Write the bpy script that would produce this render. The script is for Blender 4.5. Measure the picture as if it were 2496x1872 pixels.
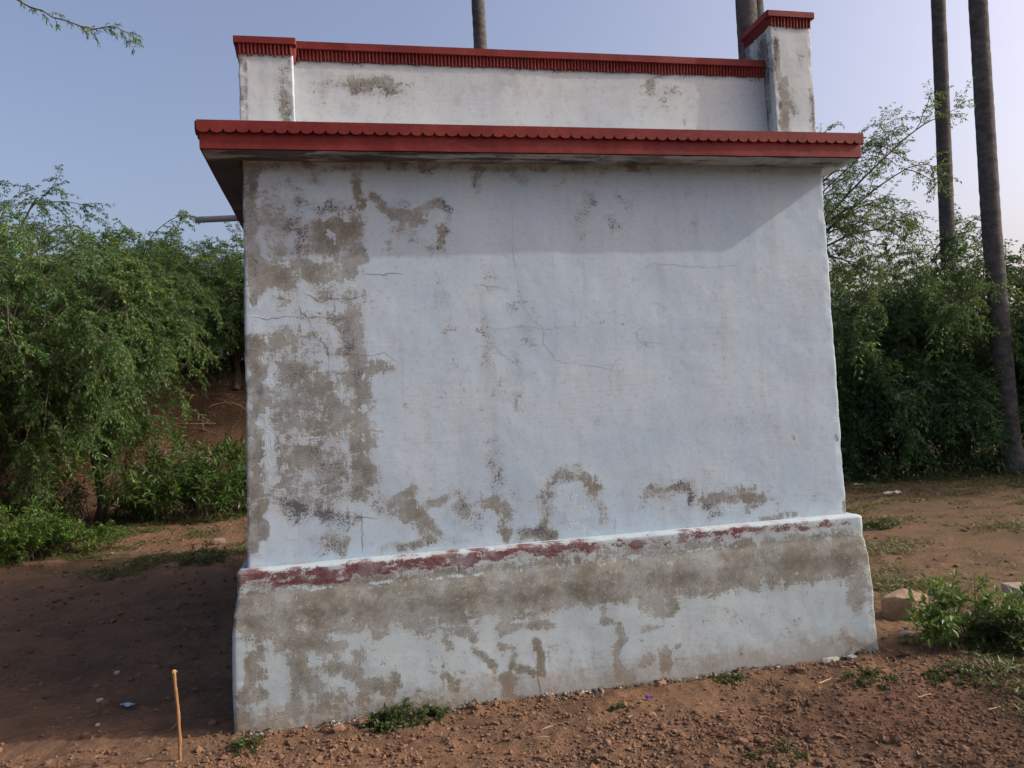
import bpy, bmesh, math, random
import numpy as np
from mathutils import Matrix, Vector

for o in list(bpy.data.objects):
    bpy.data.objects.remove(o, do_unlink=True)
scene = bpy.context.scene
COL = scene.collection

# ------------------------------------------------------------------ camera
cam_data = bpy.data.cameras.new("camera")
cam = bpy.data.objects.new("camera", cam_data)
COL.objects.link(cam)
cam_data.sensor_width = 36.0
cam_data.lens = 27.868
cam_data.clip_start = 0.05
cam_data.clip_end = 3000
cam.matrix_world = Matrix(((0.97699, 0.04731, -0.20798, 0.0),
                           (-0.20611, -0.04155, -0.97765, -4.2182),
                           (-0.05489, 0.99802, -0.03084, 1.5),
                           (0, 0, 0, 1)))
scene.camera = cam

# ------------------------------------------------------------------ light
SUN = Vector((0.87, -0.19, 0.55)).normalized()
SUN_EL = math.asin(SUN.z)
SUN_ROT = math.atan2(SUN.x, SUN.y)
world = bpy.data.worlds.new("World")
scene.world = world
world.use_nodes = True
wn = world.node_tree
wn.nodes.clear()
w_out = wn.nodes.new('ShaderNodeOutputWorld')
w_bg = wn.nodes.new('ShaderNodeBackground')
w_sky = wn.nodes.new('ShaderNodeTexSky')
w_sky.sky_type = 'NISHITA'
w_sky.sun_disc = False
w_sky.sun_elevation = SUN_EL
w_sky.sun_rotation = SUN_ROT
w_sky.altitude = 100
w_sky.air_density = 1.0
w_sky.dust_density = 7.0
w_sky.ozone_density = 2.0
w_bg.inputs['Strength'].default_value = 0.15
w_tint = wn.nodes.new('ShaderNodeMix')
w_tint.data_type = 'RGBA'
w_tint.blend_type = 'MULTIPLY'
w_tint.inputs[0].default_value = 1.0
w_tint.inputs[7].default_value = (1.11, 0.985, 0.975, 1)      # dusty morning air
wn.links.new(w_sky.outputs[0], w_tint.inputs[6])
wn.links.new(w_tint.outputs[2], w_bg.inputs[0])
wn.links.new(w_bg.outputs[0], w_out.inputs[0])

sl = bpy.data.lights.new("sun", 'SUN')
sl.energy = 2.1
sl.angle = math.radians(0.53)
sl.color = (1.0, 0.93, 0.82)
sun = bpy.data.objects.new("sun", sl)
COL.objects.link(sun)
sun.rotation_euler = (-SUN).to_track_quat('-Z', 'Y').to_euler()
sun.location = SUN * 50

vs = scene.view_settings
vs.view_transform = 'Standard'
vs.look = 'None'
vs.exposure = 0.60
vs.gamma = 1.0
vs.use_curve_mapping = False
scene.render.engine = 'CYCLES'
scene.cycles.max_bounces = 6
scene.cycles.diffuse_bounces = 4
scene.cycles.transparent_max_bounces = 4

# ------------------------------------------------------------------ measured marks on the plaster: (layer, strength, radius, [(x, z)...]) in metres
WALL_STAINS = [
('d', 1.0, 0.0383, [(-0.413, 2.787), (-0.42, 2.551), (-0.425, 2.336)]),
('d', 1.05, 0.0427, [(-0.418, 2.336), (-0.418, 2.241), (-0.431, 2.146)]),
('d', 0.95, 0.0422, [(-0.436, 1.92), (-0.437, 1.695), (-0.438, 1.459)]),
('d', 1.0, 0.0448, [(-0.44, 1.459), (-0.451, 1.155), (-0.46, 0.945)]),
('d', 0.85, 0.025, [(-0.482, 0.947), (-0.489, 0.843)]),
('m', 0.55, 0.0359, [(-0.413, 2.768), (-0.416, 2.551)]),
('m', 0.6, 0.0352, [(-0.423, 2.336), (-0.426, 2.145)]),
('m', 0.45, 0.0299, [(-0.434, 1.861), (-0.463, 0.875)]),
('p', 0.7, 0.015, [(-0.459, 2.123), (-0.437, 2.051), (-0.435, 1.956)]),
('p', 0.5, 0.0127, [(-0.436, 2.719), (-0.458, 2.146)]),
('d', 0.95, 0.0908, [(-0.062, 2.44), (0.021, 2.452), (0.067, 2.415)]),
('d', 0.8, 0.066, [(0.014, 2.55), (0.085, 2.537)]),
('d', 0.95, 0.0702, [(-0.349, 2.251), (-0.281, 2.238)]),
('d', 0.8, 0.0651, [(-0.209, 2.297), (-0.095, 2.234), (0.048, 2.256)]),
('d', 0.8, 0.0402, [(0.027, 2.33), (0.135, 2.328)]),
('d', 0.62, 0.1014, [(-0.324, 2.551), (-0.296, 2.406)]),
('d', 0.55, 0.0759, [(-0.175, 2.526), (-0.157, 2.405)]),
('d', 0.7, 0.0449, [(-0.062, 2.185), (-0.1, 2.138)]),
('m', 0.62, 0.0763, [(-0.197, 2.551), (-0.079, 2.587), (0.016, 2.587)]),
('m', 0.6, 0.0657, [(-0.235, 2.478), (-0.156, 2.429), (-0.205, 2.381)]),
('m', 0.75, 0.0303, [(-0.205, 2.478), (-0.179, 2.442)]),
('m', 0.5, 0.0459, [(-0.288, 2.599), (-0.241, 2.623)]),
('m', 0.45, 0.0514, [(-0.329, 2.72), (-0.236, 2.732)]),
('d', 0.8, 0.0307, [(0.116, 2.776), (0.121, 2.697), (0.132, 2.623)]),
('d', 0.6, 0.0463, [(-0.187, 2.781), (-0.071, 2.758)]),
('m', 0.5, 0.0411, [(-0.165, 2.757), (-0.095, 2.745)]),
('p', 0.65, 0.0356, [(-0.057, 2.55), (0.039, 2.574), (0.074, 2.55)]),
('p', 0.6, 0.0252, [(-0.026, 2.452), (-0.003, 2.44)]),
('p', 0.6, 0.04, [(-0.121, 2.186), (-0.026, 2.196), (0.093, 2.206)]),
('d', 0.95, 0.0281, [(0.202, 2.661), (0.257, 2.594), (0.341, 2.569), (0.44, 2.578), (0.529, 2.623)]),
('d', 0.9, 0.0332, [(0.303, 2.554), (0.426, 2.553), (0.501, 2.548)]),
('d', 0.85, 0.028, [(0.56, 2.498), (0.543, 2.397)]),
('m', 0.6, 0.0307, [(0.188, 2.673), (0.282, 2.623), (0.381, 2.623)]),
('m', 0.65, 0.0256, [(0.555, 2.636), (0.597, 2.573), (0.587, 2.472)]),
('p', 0.8, 0.0409, [(0.489, 2.561), (0.549, 2.523)]),
('m', 0.4, 0.0456, [(0.347, 2.449), (0.566, 2.372)]),
('d', 1.05, 0.0594, [(0.048, 2.012), (0.066, 1.89), (0.071, 1.744)]),
('d', 1.0, 0.0641, [(0.071, 1.744), (0.083, 1.598), (0.081, 1.453)]),
('d', 0.95, 0.0592, [(0.076, 1.453), (0.073, 1.284)]),
('d', 1.0, 0.0791, [(0.07, 1.236), (0.078, 1.151)]),
('d', 0.7, 0.0547, [(0.078, 2.133), (0.05, 2.061)]),
('d', 0.8, 0.0395, [(0.142, 1.741), (0.239, 1.749)]),
('m', 0.6, 0.0643, [(0.01, 1.953), (0.052, 1.842), (0.071, 1.744)]),
('m', 0.5, 0.0542, [(0.08, 1.695), (0.083, 1.501)]),
('m', 0.52, 0.0643, [(0.07, 1.236), (0.076, 1.115)]),
('p', 0.8, 0.0296, [(0.085, 1.537), (0.109, 1.548)]),
('p', 0.6, 0.0197, [(0.107, 1.742), (0.091, 1.67)]),
('p', 0.55, 0.0173, [(0.084, 1.428), (0.084, 1.38)]),
('d', 0.42, 0.1766, [(-0.289, 2.575), (-0.063, 2.428), (0.023, 2.232)]),
('d', 0.4, 0.1505, [(-0.345, 2.335), (-0.308, 2.143)]),
('d', 0.45, 0.2224, [(-0.229, 1.853), (-0.152, 1.514), (-0.144, 1.179)]),
('d', 0.4, 0.1484, [(-0.036, 1.99), (-0.024, 1.748)]),
('m', 0.4, 0.1773, [(-0.244, 2.551), (0.032, 2.427)]),
('m', 0.36, 0.1992, [(-0.214, 2.188), (-0.036, 1.99)]),
('m', 0.4, 0.1484, [(-0.35, 1.194), (0.024, 1.263)]),
('d', 0.34, 0.1524, [(0.326, 2.524), (0.494, 2.423)]),
('m', 0.32, 0.1263, [(0.775, 2.015), (0.969, 1.806), (0.926, 1.504)]),
('m', 0.3, 0.2248, [(0.407, 2.175), (0.537, 1.823)]),
('d', 0.32, 0.1001, [(0.183, 1.107), (0.845, 0.983)]),
('d', 0.3, 0.1103, [(1.642, 0.972), (2.377, 0.862)]),
('m', 0.32, 0.1007, [(0.468, 0.963), (0.841, 0.908)]),
('m', 0.28, 0.2173, [(1.464, 2.518), (1.804, 2.623)]),
('d', 0.75, 0.1185, [(-0.277, 1.807), (-0.213, 1.685), (-0.124, 1.608)]),
('d', 0.72, 0.1726, [(-0.242, 1.567), (-0.082, 1.51)]),
('d', 0.7, 0.1728, [(-0.252, 1.329), (-0.117, 1.249)]),
('d', 0.6, 0.1486, [(-0.305, 1.168), (-0.077, 1.103)]),
('d', 0.75, 0.0744, [(-0.318, 1.904), (-0.226, 1.924)]),
('d', 0.72, 0.0595, [(-0.346, 1.288), (-0.332, 1.075)]),
('m', 0.45, 0.1481, [(-0.21, 1.756), (-0.128, 1.513)]),
('m', 0.48, 0.1729, [(-0.138, 1.298), (-0.075, 1.15)]),
('m', 0.8, 0.0645, [(-0.298, 1.084), (-0.243, 1.021)]),
('m', 0.78, 0.0546, [(-0.221, 1.007), (-0.06, 0.982)]),
('m', 0.6, 0.0497, [(-0.061, 0.959), (-0.133, 0.917)]),
('m', 0.55, 0.0748, [(-0.159, 0.848), (-0.066, 0.84)]),
('p', 0.7, 0.0297, [(-0.373, 1.692), (-0.347, 1.786)]),
('p', 0.75, 0.0371, [(-0.392, 1.527), (-0.387, 1.385), (-0.372, 1.196)]),
('p', 0.6, 0.0248, [(-0.425, 1.294), (-0.408, 1.152)]),
('d', 0.65, 0.0648, [(-0.134, 0.882), (-0.043, 0.85)]),
('d', 0.8, 0.0397, [(0.204, 1.033), (0.289, 1.063), (0.34, 1.095)]),
('d', 0.85, 0.0548, [(0.276, 1.027), (0.358, 0.972), (0.389, 0.872)]),
('d', 0.75, 0.0374, [(0.421, 1.016), (0.521, 1.045)]),
('d', 0.7, 0.0351, [(0.558, 1.03), (0.591, 0.953)]),
('m', 0.55, 0.04, [(0.536, 1.081), (0.594, 1.002)]),
('d', 0.6, 0.0496, [(0.085, 1.054), (0.203, 1.021)]),
('m', 0.5, 0.0552, [(0.491, 0.937), (0.613, 0.902)]),
('d', 0.8, 0.0454, [(0.707, 1.006), (0.783, 1.0), (0.83, 0.934)]),
('d', 0.6, 0.0456, [(0.817, 0.935), (0.824, 0.835)]),
('m', 0.5, 0.0353, [(0.666, 0.947), (0.686, 0.847)]),
('m', 0.72, 0.041, [(0.914, 0.827), (1.004, 0.819), (1.054, 0.79)]),
('d', 0.8, 0.041, [(0.887, 0.805), (1.068, 0.801)]),
('d', 0.75, 0.0301, [(0.338, 0.816), (0.412, 0.846), (0.462, 0.854)]),
('d', 0.6, 0.03, [(0.145, 0.809), (0.337, 0.809)]),
('m', 0.55, 0.0251, [(0.217, 0.815), (0.435, 0.815), (0.608, 0.809)]),
('d', 0.58, 0.0515, [(1.067, 1.016), (1.117, 1.1), (1.219, 1.126), (1.301, 1.074), (1.33, 0.983)]),
('d', 0.5, 0.0308, [(1.14, 1.137), (1.247, 1.15)]),
('d', 0.52, 0.0313, [(1.33, 0.983), (1.366, 0.916), (1.375, 0.839)]),
('p', 0.75, 0.0981, [(1.17, 0.982), (1.218, 0.902)]),
('m', 0.5, 0.0412, [(1.169, 0.957), (1.137, 0.859)]),
('d', 0.6, 0.0358, [(1.014, 0.994), (1.048, 0.916), (1.018, 0.843)]),
('m', 0.5, 0.0603, [(0.787, 1.311), (0.807, 1.21), (0.772, 1.038)]),
('m', 0.44, 0.0604, [(0.776, 2.04), (0.774, 1.914), (0.774, 1.763)]),
('m', 0.42, 0.0559, [(0.978, 1.958), (0.998, 1.856)]),
('m', 0.42, 0.0656, [(0.883, 1.658), (0.951, 1.478)]),
('d', 0.26, 0.0857, [(0.773, 2.217), (0.763, 1.563)]),
('d', 0.26, 0.0754, [(0.753, 1.388), (0.783, 1.012)]),
('d', 0.24, 0.0916, [(0.959, 2.316), (1.001, 1.907), (0.898, 1.455)]),
('m', 0.34, 0.0758, [(0.791, 2.318), (0.77, 1.462)]),
('m', 0.33, 0.0865, [(1.018, 2.213), (0.926, 1.504)]),
('d', 0.22, 0.158, [(1.294, 1.948), (1.756, 1.881)]),
('d', 0.22, 0.1003, [(0.564, 2.322), (0.569, 1.474)]),
('m', 0.42, 0.0457, [(0.888, 1.054), (0.907, 0.928)]),
('m', 0.45, 0.0207, [(1.316, 1.419), (1.395, 1.389)]),
('m', 0.42, 0.0373, [(1.674, 1.91), (1.697, 1.83)]),
('m', 0.4, 0.0503, [(0.51, 2.247), (0.553, 2.122)]),
('m', 0.36, 0.0496, [(0.53, 1.674), (0.452, 1.604)]),
('d', 0.6, 0.0173, [(0.307, 1.55), (0.321, 1.537)]),
('m', 0.36, 0.0546, [(0.364, 1.338), (0.478, 1.159)]),
('d', 0.62, 0.0589, [(1.671, 0.995), (1.753, 0.976)]),
('d', 0.75, 0.0325, [(1.811, 0.998), (1.896, 1.018)]),
('m', 0.65, 0.0326, [(1.84, 1.022), (1.908, 0.978), (1.889, 0.9)]),
('m', 0.5, 0.0327, [(1.859, 0.877), (1.878, 0.744)]),
('d', 0.9, 0.0362, [(1.974, 0.907), (2.089, 0.916), (2.206, 0.929), (2.32, 0.888)]),
('d', 0.75, 0.0504, [(2.149, 0.946), (2.264, 0.924)]),
('m', 0.65, 0.0386, [(1.972, 0.881), (2.085, 0.859), (1.996, 0.813)]),
('p', 0.6, 0.0445, [(2.058, 0.874), (2.171, 0.852)]),
('m', 0.55, 0.0276, [(1.908, 0.768), (2.05, 0.756)]),
('m', 0.5, 0.026, [(2.342, 0.79), (2.611, 0.795)]),
('d', 0.6, 0.023, [(2.312, 0.782), (2.55, 0.789)]),
('m', 0.45, 0.0351, [(2.556, 0.875), (2.708, 0.877)]),
('d', 0.7, 0.018, [(2.864, 0.837), (2.872, 0.782)]),
('d', 0.8, 0.0144, [(2.559, 1.246), (2.564, 1.232)]),
('m', 0.7, 0.0119, [(2.844, 1.228), (2.849, 1.209)]),
('m', 0.56, 0.0532, [(1.404, 2.65), (1.342, 2.519), (1.356, 2.44)]),
('m', 0.5, 0.0543, [(1.582, 2.65), (1.634, 2.584)]),
('m', 0.5, 0.043, [(1.521, 2.544), (1.545, 2.492)]),
('m', 0.42, 0.0392, [(2.028, 2.569), (2.035, 2.462)]),
('m', 0.36, 0.0689, [(1.177, 2.675), (1.254, 2.623)]),
('d', 0.6, 0.0313, [(0.765, 2.776), (0.775, 2.72)]),
('m', 0.6, 0.0313, [(0.765, 2.763), (0.775, 2.713)]),
('m', 0.45, 0.058, [(0.92, 2.777), (1.049, 2.752)]),
('m', 0.5, 0.032, [(1.249, 2.767), (1.22, 2.727)]),
('d', 0.45, 0.0325, [(1.482, 2.808), (1.463, 2.729)]),
('m', 0.38, 0.0281, [(1.982, 2.731), (1.992, 2.677)]),
('m', 0.42, 0.0334, [(-0.416, 2.811), (0.844, 2.813), (2.045, 2.824), (2.852, 2.82)]),
('d', 0.5, 0.0266, [(-0.416, 2.82), (0.691, 2.821), (1.76, 2.824)])]
PLINTH_STAINS = [
('d', 1.2, 0.1195, [(-0.456, 0.564), (-0.146, 0.561), (0.314, 0.55), (0.65, 0.544), (1.049, 0.547), (1.571, 0.545), (2.121, 0.553), (2.82, 0.556)]),
('d', 0.24, 0.2274, [(-0.466, 0.351), (0.302, 0.307), (1.036, 0.32)]),
('d', 0.2, 0.1923, [(1.033, 0.271), (1.825, 0.283), (2.683, 0.321)]),
('d', 0.24, 0.1527, [(-0.475, 0.128), (0.29, 0.075)]),
('r', 1.0, 0.0367, [(-0.553, 0.734), (-0.362, 0.729), (-0.139, 0.726), (0.09, 0.727)]),
('r', 0.85, 0.0294, [(-0.385, 0.699), (-0.14, 0.698), (0.088, 0.704)]),
('r', 0.95, 0.0343, [(0.067, 0.729), (0.323, 0.728), (0.563, 0.729)]),
('r', 1.0, 0.032, [(0.206, 0.734), (0.563, 0.739), (0.759, 0.738)]),
('r', 0.95, 0.0352, [(0.759, 0.738), (1.061, 0.737), (1.266, 0.736)]),
('r', 0.6, 0.0362, [(1.266, 0.736), (1.637, 0.73)]),
('r', 0.9, 0.0303, [(1.035, 0.729), (1.124, 0.726)]),
('r', 0.9, 0.026, [(1.502, 0.717), (1.555, 0.717)]),
('r', 0.82, 0.0322, [(1.8, 0.739), (2.022, 0.74)]),
('r', 0.78, 0.0304, [(2.022, 0.74), (2.42, 0.737)]),
('r', 0.7, 0.026, [(2.421, 0.742), (2.834, 0.736)]),
('r', 0.55, 0.0312, [(1.266, 0.733), (1.8, 0.731)]),
('r', 0.75, 0.0235, [(2.759, 0.732), (2.84, 0.731)]),
('p', 0.6, 0.0148, [(-0.56, 0.681), (-0.452, 0.674), (-0.142, 0.652)]),
('p', 0.45, 0.0128, [(-0.142, 0.652), (0.558, 0.644), (1.314, 0.655), (2.129, 0.661)]),
('p', 0.6, 0.0147, [(0.044, 0.743), (0.053, 0.695)]),
('m', 0.45, 0.0247, [(0.321, 0.681), (0.56, 0.682), (0.806, 0.678)]),
('m', 0.4, 0.0326, [(1.528, 0.702), (2.019, 0.701), (2.418, 0.7)]),
('d', 0.6, 0.0366, [(1.29, 0.696), (1.58, 0.685), (1.852, 0.691)]),
('d', 0.8, 0.0692, [(-0.554, 0.563), (-0.369, 0.555), (-0.146, 0.565)]),
('d', 0.95, 0.0886, [(-0.168, 0.579), (-0.01, 0.574), (0.151, 0.569)]),
('d', 0.95, 0.0893, [(0.267, 0.545), (0.552, 0.528), (0.651, 0.553)]),
('d', 1.0, 0.091, [(0.65, 0.542), (0.923, 0.55), (1.254, 0.537)]),
('d', 1.05, 0.1003, [(1.254, 0.537), (1.57, 0.523), (1.952, 0.529)]),
('d', 1.0, 0.1013, [(1.952, 0.529), (2.291, 0.537), (2.7, 0.544)]),
('d', 0.9, 0.0828, [(2.7, 0.544), (2.911, 0.551)]),
('d', 0.95, 0.0532, [(1.563, 0.411), (1.626, 0.359), (1.681, 0.374)]),
('d', 0.6, 0.0646, [(-0.15, 0.474), (0.548, 0.445)]),
('d', 0.85, 0.0656, [(2.817, 0.506), (2.837, 0.385), (2.814, 0.281)]),
('d', 0.5, 0.0484, [(2.901, 0.432), (2.926, 0.163)]),
('m', 0.35, 0.0993, [(-0.01, 0.574), (0.798, 0.539)]),
('d', 0.98, 0.0547, [(-0.353, 0.417), (-0.266, 0.396), (-0.199, 0.399)]),
('d', 1.0, 0.0552, [(-0.301, 0.354), (-0.283, 0.261), (-0.275, 0.192)]),
('d', 0.95, 0.0554, [(-0.263, 0.214), (-0.208, 0.207)]),
('d', 1.0, 0.0355, [(-0.298, 0.173), (-0.325, 0.063)]),
('d', 1.0, 0.0303, [(-0.51, 0.334), (-0.503, 0.243), (-0.538, 0.181)]),
('d', 0.95, 0.0457, [(-0.538, 0.169), (-0.484, 0.174)]),
('d', 0.7, 0.0307, [(-0.573, 0.118), (-0.533, 0.046)]),
('d', 0.85, 0.0299, [(-0.178, 0.363), (-0.065, 0.361), (-0.091, 0.307)]),
('d', 0.7, 0.0552, [(-0.115, 0.264), (-0.026, 0.23)]),
('d', 0.85, 0.0351, [(-0.0, 0.296), (0.006, 0.18)]),
('d', 0.95, 0.0455, [(0.061, 0.15), (0.154, 0.162)]),
('d', 0.6, 0.0659, [(-0.167, 0.111), (0.014, 0.11)]),
('d', 0.7, 0.0408, [(-0.413, 0.064), (-0.169, 0.065)]),
('d', 0.55, 0.0451, [(-0.464, 0.396), (-0.447, 0.281)]),
('m', 0.4, 0.0653, [(-0.116, 0.241), (0.066, 0.242)]),
('m', 0.36, 0.0763, [(-0.473, 0.172), (-0.347, 0.066)]),
('d', 0.7, 0.0152, [(0.292, 0.11), (0.298, 0.097)]),
('d', 0.7, 0.03, [(0.413, 0.389), (0.543, 0.362)]),
('d', 0.75, 0.0251, [(0.446, 0.338), (0.48, 0.299)]),
('d', 0.6, 0.0305, [(0.436, 0.15), (0.481, 0.098)]),
('d', 0.9, 0.0227, [(0.726, 0.366), (0.74, 0.388), (0.737, 0.329)]),
('d', 0.9, 0.0203, [(0.738, 0.348), (0.862, 0.358), (1.012, 0.346)]),
('d', 0.9, 0.0256, [(0.963, 0.364), (1.012, 0.342)]),
('d', 0.85, 0.0178, [(0.733, 0.269), (0.806, 0.249)]),
('d', 1.0, 0.023, [(0.805, 0.225), (0.789, 0.155)]),
('d', 1.05, 0.0361, [(0.749, 0.1), (0.771, 0.062)]),
('d', 0.8, 0.0311, [(0.744, 0.017), (0.817, -0.004)]),
('d', 1.0, 0.0258, [(0.933, 0.283), (0.947, 0.184), (0.936, 0.113)]),
('d', 0.9, 0.0258, [(0.826, 0.151), (0.898, 0.118)]),
('d', 0.85, 0.0203, [(0.586, 0.262), (0.668, 0.205), (0.703, 0.165)]),
('d', 0.8, 0.0251, [(0.544, 0.374), (0.59, 0.322)]),
('d', 1.0, 0.0264, [(1.371, 0.307), (1.392, 0.231), (1.349, 0.162)]),
('d', 0.95, 0.0266, [(1.35, 0.186), (1.357, 0.087), (1.393, 0.033)]),
('d', 0.85, 0.0321, [(1.368, 0.048), (1.432, 0.028)]),
('d', 1.05, 0.0406, [(1.626, 0.142), (1.625, 0.054)]),
('d', 0.85, 0.0269, [(1.488, 0.083), (1.544, 0.114)]),
('d', 0.8, 0.0213, [(1.514, 0.279), (1.607, 0.269)]),
('d', 0.8, 0.0163, [(1.703, 0.165), (1.722, 0.168)]),
('d', 0.8, 0.0209, [(1.294, 0.34), (1.345, 0.322)]),
('m', 0.45, 0.0383, [(1.702, 0.07), (1.74, 0.028)]),
('m', 0.45, 0.0337, [(2.064, 0.129), (2.086, 0.05)]),
('m', 0.4, 0.039, [(1.862, 0.026), (1.972, 0.013)]),
('m', 0.4, 0.0402, [(2.356, 0.251), (2.44, 0.216)]),
('m', 0.5, 0.0419, [(0.993, 0.01), (0.965, -0.035)]),
('m', 0.55, 0.0231, [(-0.588, 0.005), (-0.173, -0.007), (0.285, -0.029)]),
('m', 0.6, 0.0237, [(0.523, -0.025), (1.015, -0.032), (1.35, -0.026)]),
('m', 0.68, 0.0286, [(1.35, -0.021), (1.804, -0.027), (2.364, -0.035), (2.924, -0.049)]),
('d', 0.6, 0.0411, [(-0.588, 0.02), (0.054, 0.002), (0.524, -0.002)]),
('d', 0.7, 0.0367, [(2.839, 0.014), (2.928, -0.01)]),
('d', 0.5, 0.0361, [(2.636, 0.09), (2.839, 0.014)])]
PARAPET_STAINS = [
('m', 0.33, 0.0711, [(-0.074, 3.278), (0.472, 3.269)]),
('d', 0.3, 0.082, [(-0.026, 3.279), (0.421, 3.267)]),
('d', 0.28, 0.0885, [(1.772, 3.28), (2.119, 3.234)]),
('d', 0.7, 0.0547, [(0.122, 3.297), (0.272, 3.314), (0.346, 3.291)]),
('m', 0.55, 0.0601, [(0.146, 3.285), (0.294, 3.263)]),
('m', 0.45, 0.0492, [(0.0, 3.31), (0.073, 3.295)]),
('d', 0.6, 0.0354, [(1.85, 3.378), (1.854, 3.296)]),
('m', 0.42, 0.0644, [(1.797, 3.225), (1.888, 3.283)]),
('d', 0.45, 0.0355, [(2.043, 3.204), (2.054, 3.149)]),
('m', 0.4, 0.0378, [(0.067, 3.168), (0.115, 3.144)]),
('m', 0.36, 0.0454, [(1.265, 3.265), (1.377, 3.295)]),
('m', 0.5, 0.0202, [(-0.164, 3.426), (0.48, 3.425), (1.274, 3.422), (2.554, 3.41)]),
('d', 0.4, 0.0711, [(1.944, 3.257), (2.006, 3.314)])]
PILLAR_STAINS = [
('m', 0.6, 0.0212, [(-0.436, 3.201), (-0.438, 3.051)]),
('m', 0.5, 0.0213, [(-0.206, 3.404), (-0.203, 3.208), (-0.217, 3.056)]),
('m', 0.55, 0.0163, [(-0.436, 3.414), (-0.182, 3.42)]),
('d', 0.5, 0.0241, [(-0.432, 3.395), (-0.442, 3.051)]),
('d', 0.5, 0.0372, [(-0.232, 3.33), (-0.226, 3.061)]),
('d', 1.0, 0.0307, [(2.645, 3.348), (2.653, 3.209), (2.645, 3.052)]),
('d', 0.7, 0.025, [(2.618, 3.6), (2.623, 3.376)]),
('d', 0.6, 0.0372, [(2.702, 3.294), (2.7, 3.182)]),
('m', 0.6, 0.0281, [(2.613, 3.656), (2.609, 3.347)]),
('m', 0.5, 0.0371, [(2.7, 3.266), (2.707, 3.182)]),
('m', 0.55, 0.0253, [(2.857, 3.638), (2.834, 3.072)]),
('d', 0.5, 0.025, [(2.826, 3.298), (2.824, 3.058)]),
('m', 0.5, 0.0192, [(2.608, 3.683), (2.84, 3.694)]),
('m', 0.45, 0.0442, [(2.781, 3.522), (2.741, 3.408)])]
CRACKS = [[(-0.46, 2.044), (-0.359, 2.024), (-0.285, 2.037), (-0.22, 2.037), (-0.163, 2.028), (-0.105, 2.029), (-0.011, 2.011), (0.072, 2.021)], [(-0.206, 2.097), (-0.196, 2.063), (-0.156, 2.018), (-0.15, 1.958), (-0.11, 1.908), (-0.087, 1.891), (-0.07, 1.859), (-0.065, 1.774), (-0.083, 1.727)], [(-0.18, 2.159), (-0.101, 2.113), (-0.03, 2.124), (0.065, 2.121), (0.138, 2.137)], [(-0.025, 2.124), (-0.023, 2.063), (-0.063, 2.02), (-0.047, 1.962)], [(0.119, 2.255), (0.203, 2.243), (0.288, 2.252), (0.342, 2.246)], [(-0.055, 1.831), (0.051, 1.83), (0.146, 1.819), (0.219, 1.83), (0.266, 1.794), (0.317, 1.753)], [(0.934, 2.662), (0.955, 2.611), (0.952, 2.521), (0.94, 2.393), (0.946, 2.316), (0.96, 2.188), (0.974, 2.111), (0.984, 2.06), (1.031, 1.982), (1.094, 1.934), (1.084, 1.853), (1.15, 1.753), (1.228, 1.732), (1.282, 1.742)], [(0.759, 1.953), (0.834, 1.932), (0.899, 1.94), (1.003, 1.945), (1.107, 1.923), (1.213, 1.935), (1.32, 1.927)], [(0.809, 1.933), (0.807, 1.85), (0.865, 1.785), (0.951, 1.718), (0.911, 1.606), (0.877, 1.545), (0.921, 1.504), (0.936, 1.441)], [(0.851, 1.538), (0.75, 1.559)], [(1.696, 2.252), (1.754, 2.278), (1.894, 2.267), (2.093, 2.251), (2.254, 2.259), (2.312, 2.291), (2.321, 2.329)], [(1.551, 1.932), (1.623, 1.885), (1.668, 1.818)], [(1.712, 2.062), (1.767, 2.052), (1.827, 2.016)], [(1.642, 1.837), (1.808, 1.821)], [(1.444, 0.871), (1.438, 0.82), (1.438, 0.764)], [(1.477, 0.959), (1.502, 1.008), (1.528, 1.071)], [(0.729, 1.415), (0.758, 1.338), (0.781, 1.292), (0.835, 1.246)], [(1.228, 1.732), (1.361, 1.713), (1.467, 1.683), (1.498, 1.733), (1.549, 1.762)], [(1.467, 1.683), (1.456, 1.579), (1.497, 1.5)], [(0.903, 0.202), (0.92, 0.139), (0.921, 0.079), (0.933, -0.014)], [(0.06, 1.02), (0.06, 0.924), (0.056, 0.793)], [(0.933, 2.316), (0.87, 2.343)], [(0.742, 1.414), (0.74, 1.464)], [(0.707, 2.181), (0.809, 2.171), (0.911, 2.151)], [(0.152, 0.965), (0.011, 0.984), (-0.083, 0.994)]]

# ------------------------------------------------------------------ helpers
_perm = np.random.RandomState(7).permutation(4096)
_grad = np.random.RandomState(8).uniform(-1, 1, (4096, 3))


def _h(ix, iy, iz):
    return _perm[(_perm[(_perm[ix & 4095] + iy) & 4095] + iz) & 4095]


def pnoise(x, y, z=0.0):
    x = np.asarray(x, float); y = np.asarray(y, float); z = np.asarray(z, float) + np.zeros_like(x)
    ix = np.floor(x).astype(int); iy = np.floor(y).astype(int); iz = np.floor(z).astype(int)
    fx, fy, fz = x - ix, y - iy, z - iz
    u, v, w = [t * t * t * (t * (t * 6 - 15) + 10) for t in (fx, fy, fz)]
    r = 0
    for a in (0, 1):
        for b in (0, 1):
            for c in (0, 1):
                g = _grad[_h(ix + a, iy + b, iz + c)]
                d = g[..., 0] * (fx - a) + g[..., 1] * (fy - b) + g[..., 2] * (fz - c)
                r = r + d * (u if a else 1 - u) * (v if b else 1 - v) * (w if c else 1 - w)
    return r * 1.4


def fbm(x, y, z=0.0, octv=4, rough=0.5, lac=2.03):
    r = 0; a = 1.0; x = np.asarray(x, float); y = np.asarray(y, float); z = np.asarray(z, float)
    for _ in range(octv):
        r = r + a * pnoise(x, y, z)
        x = x * lac + 3.1; y = y * lac + 1.7; z = z * lac + 5.3
        a *= rough
    return r


def sstep(a, b, x):
    t = np.clip((x - a) / (b - a), 0, 1)
    return t * t * (3 - 2 * t)


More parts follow.
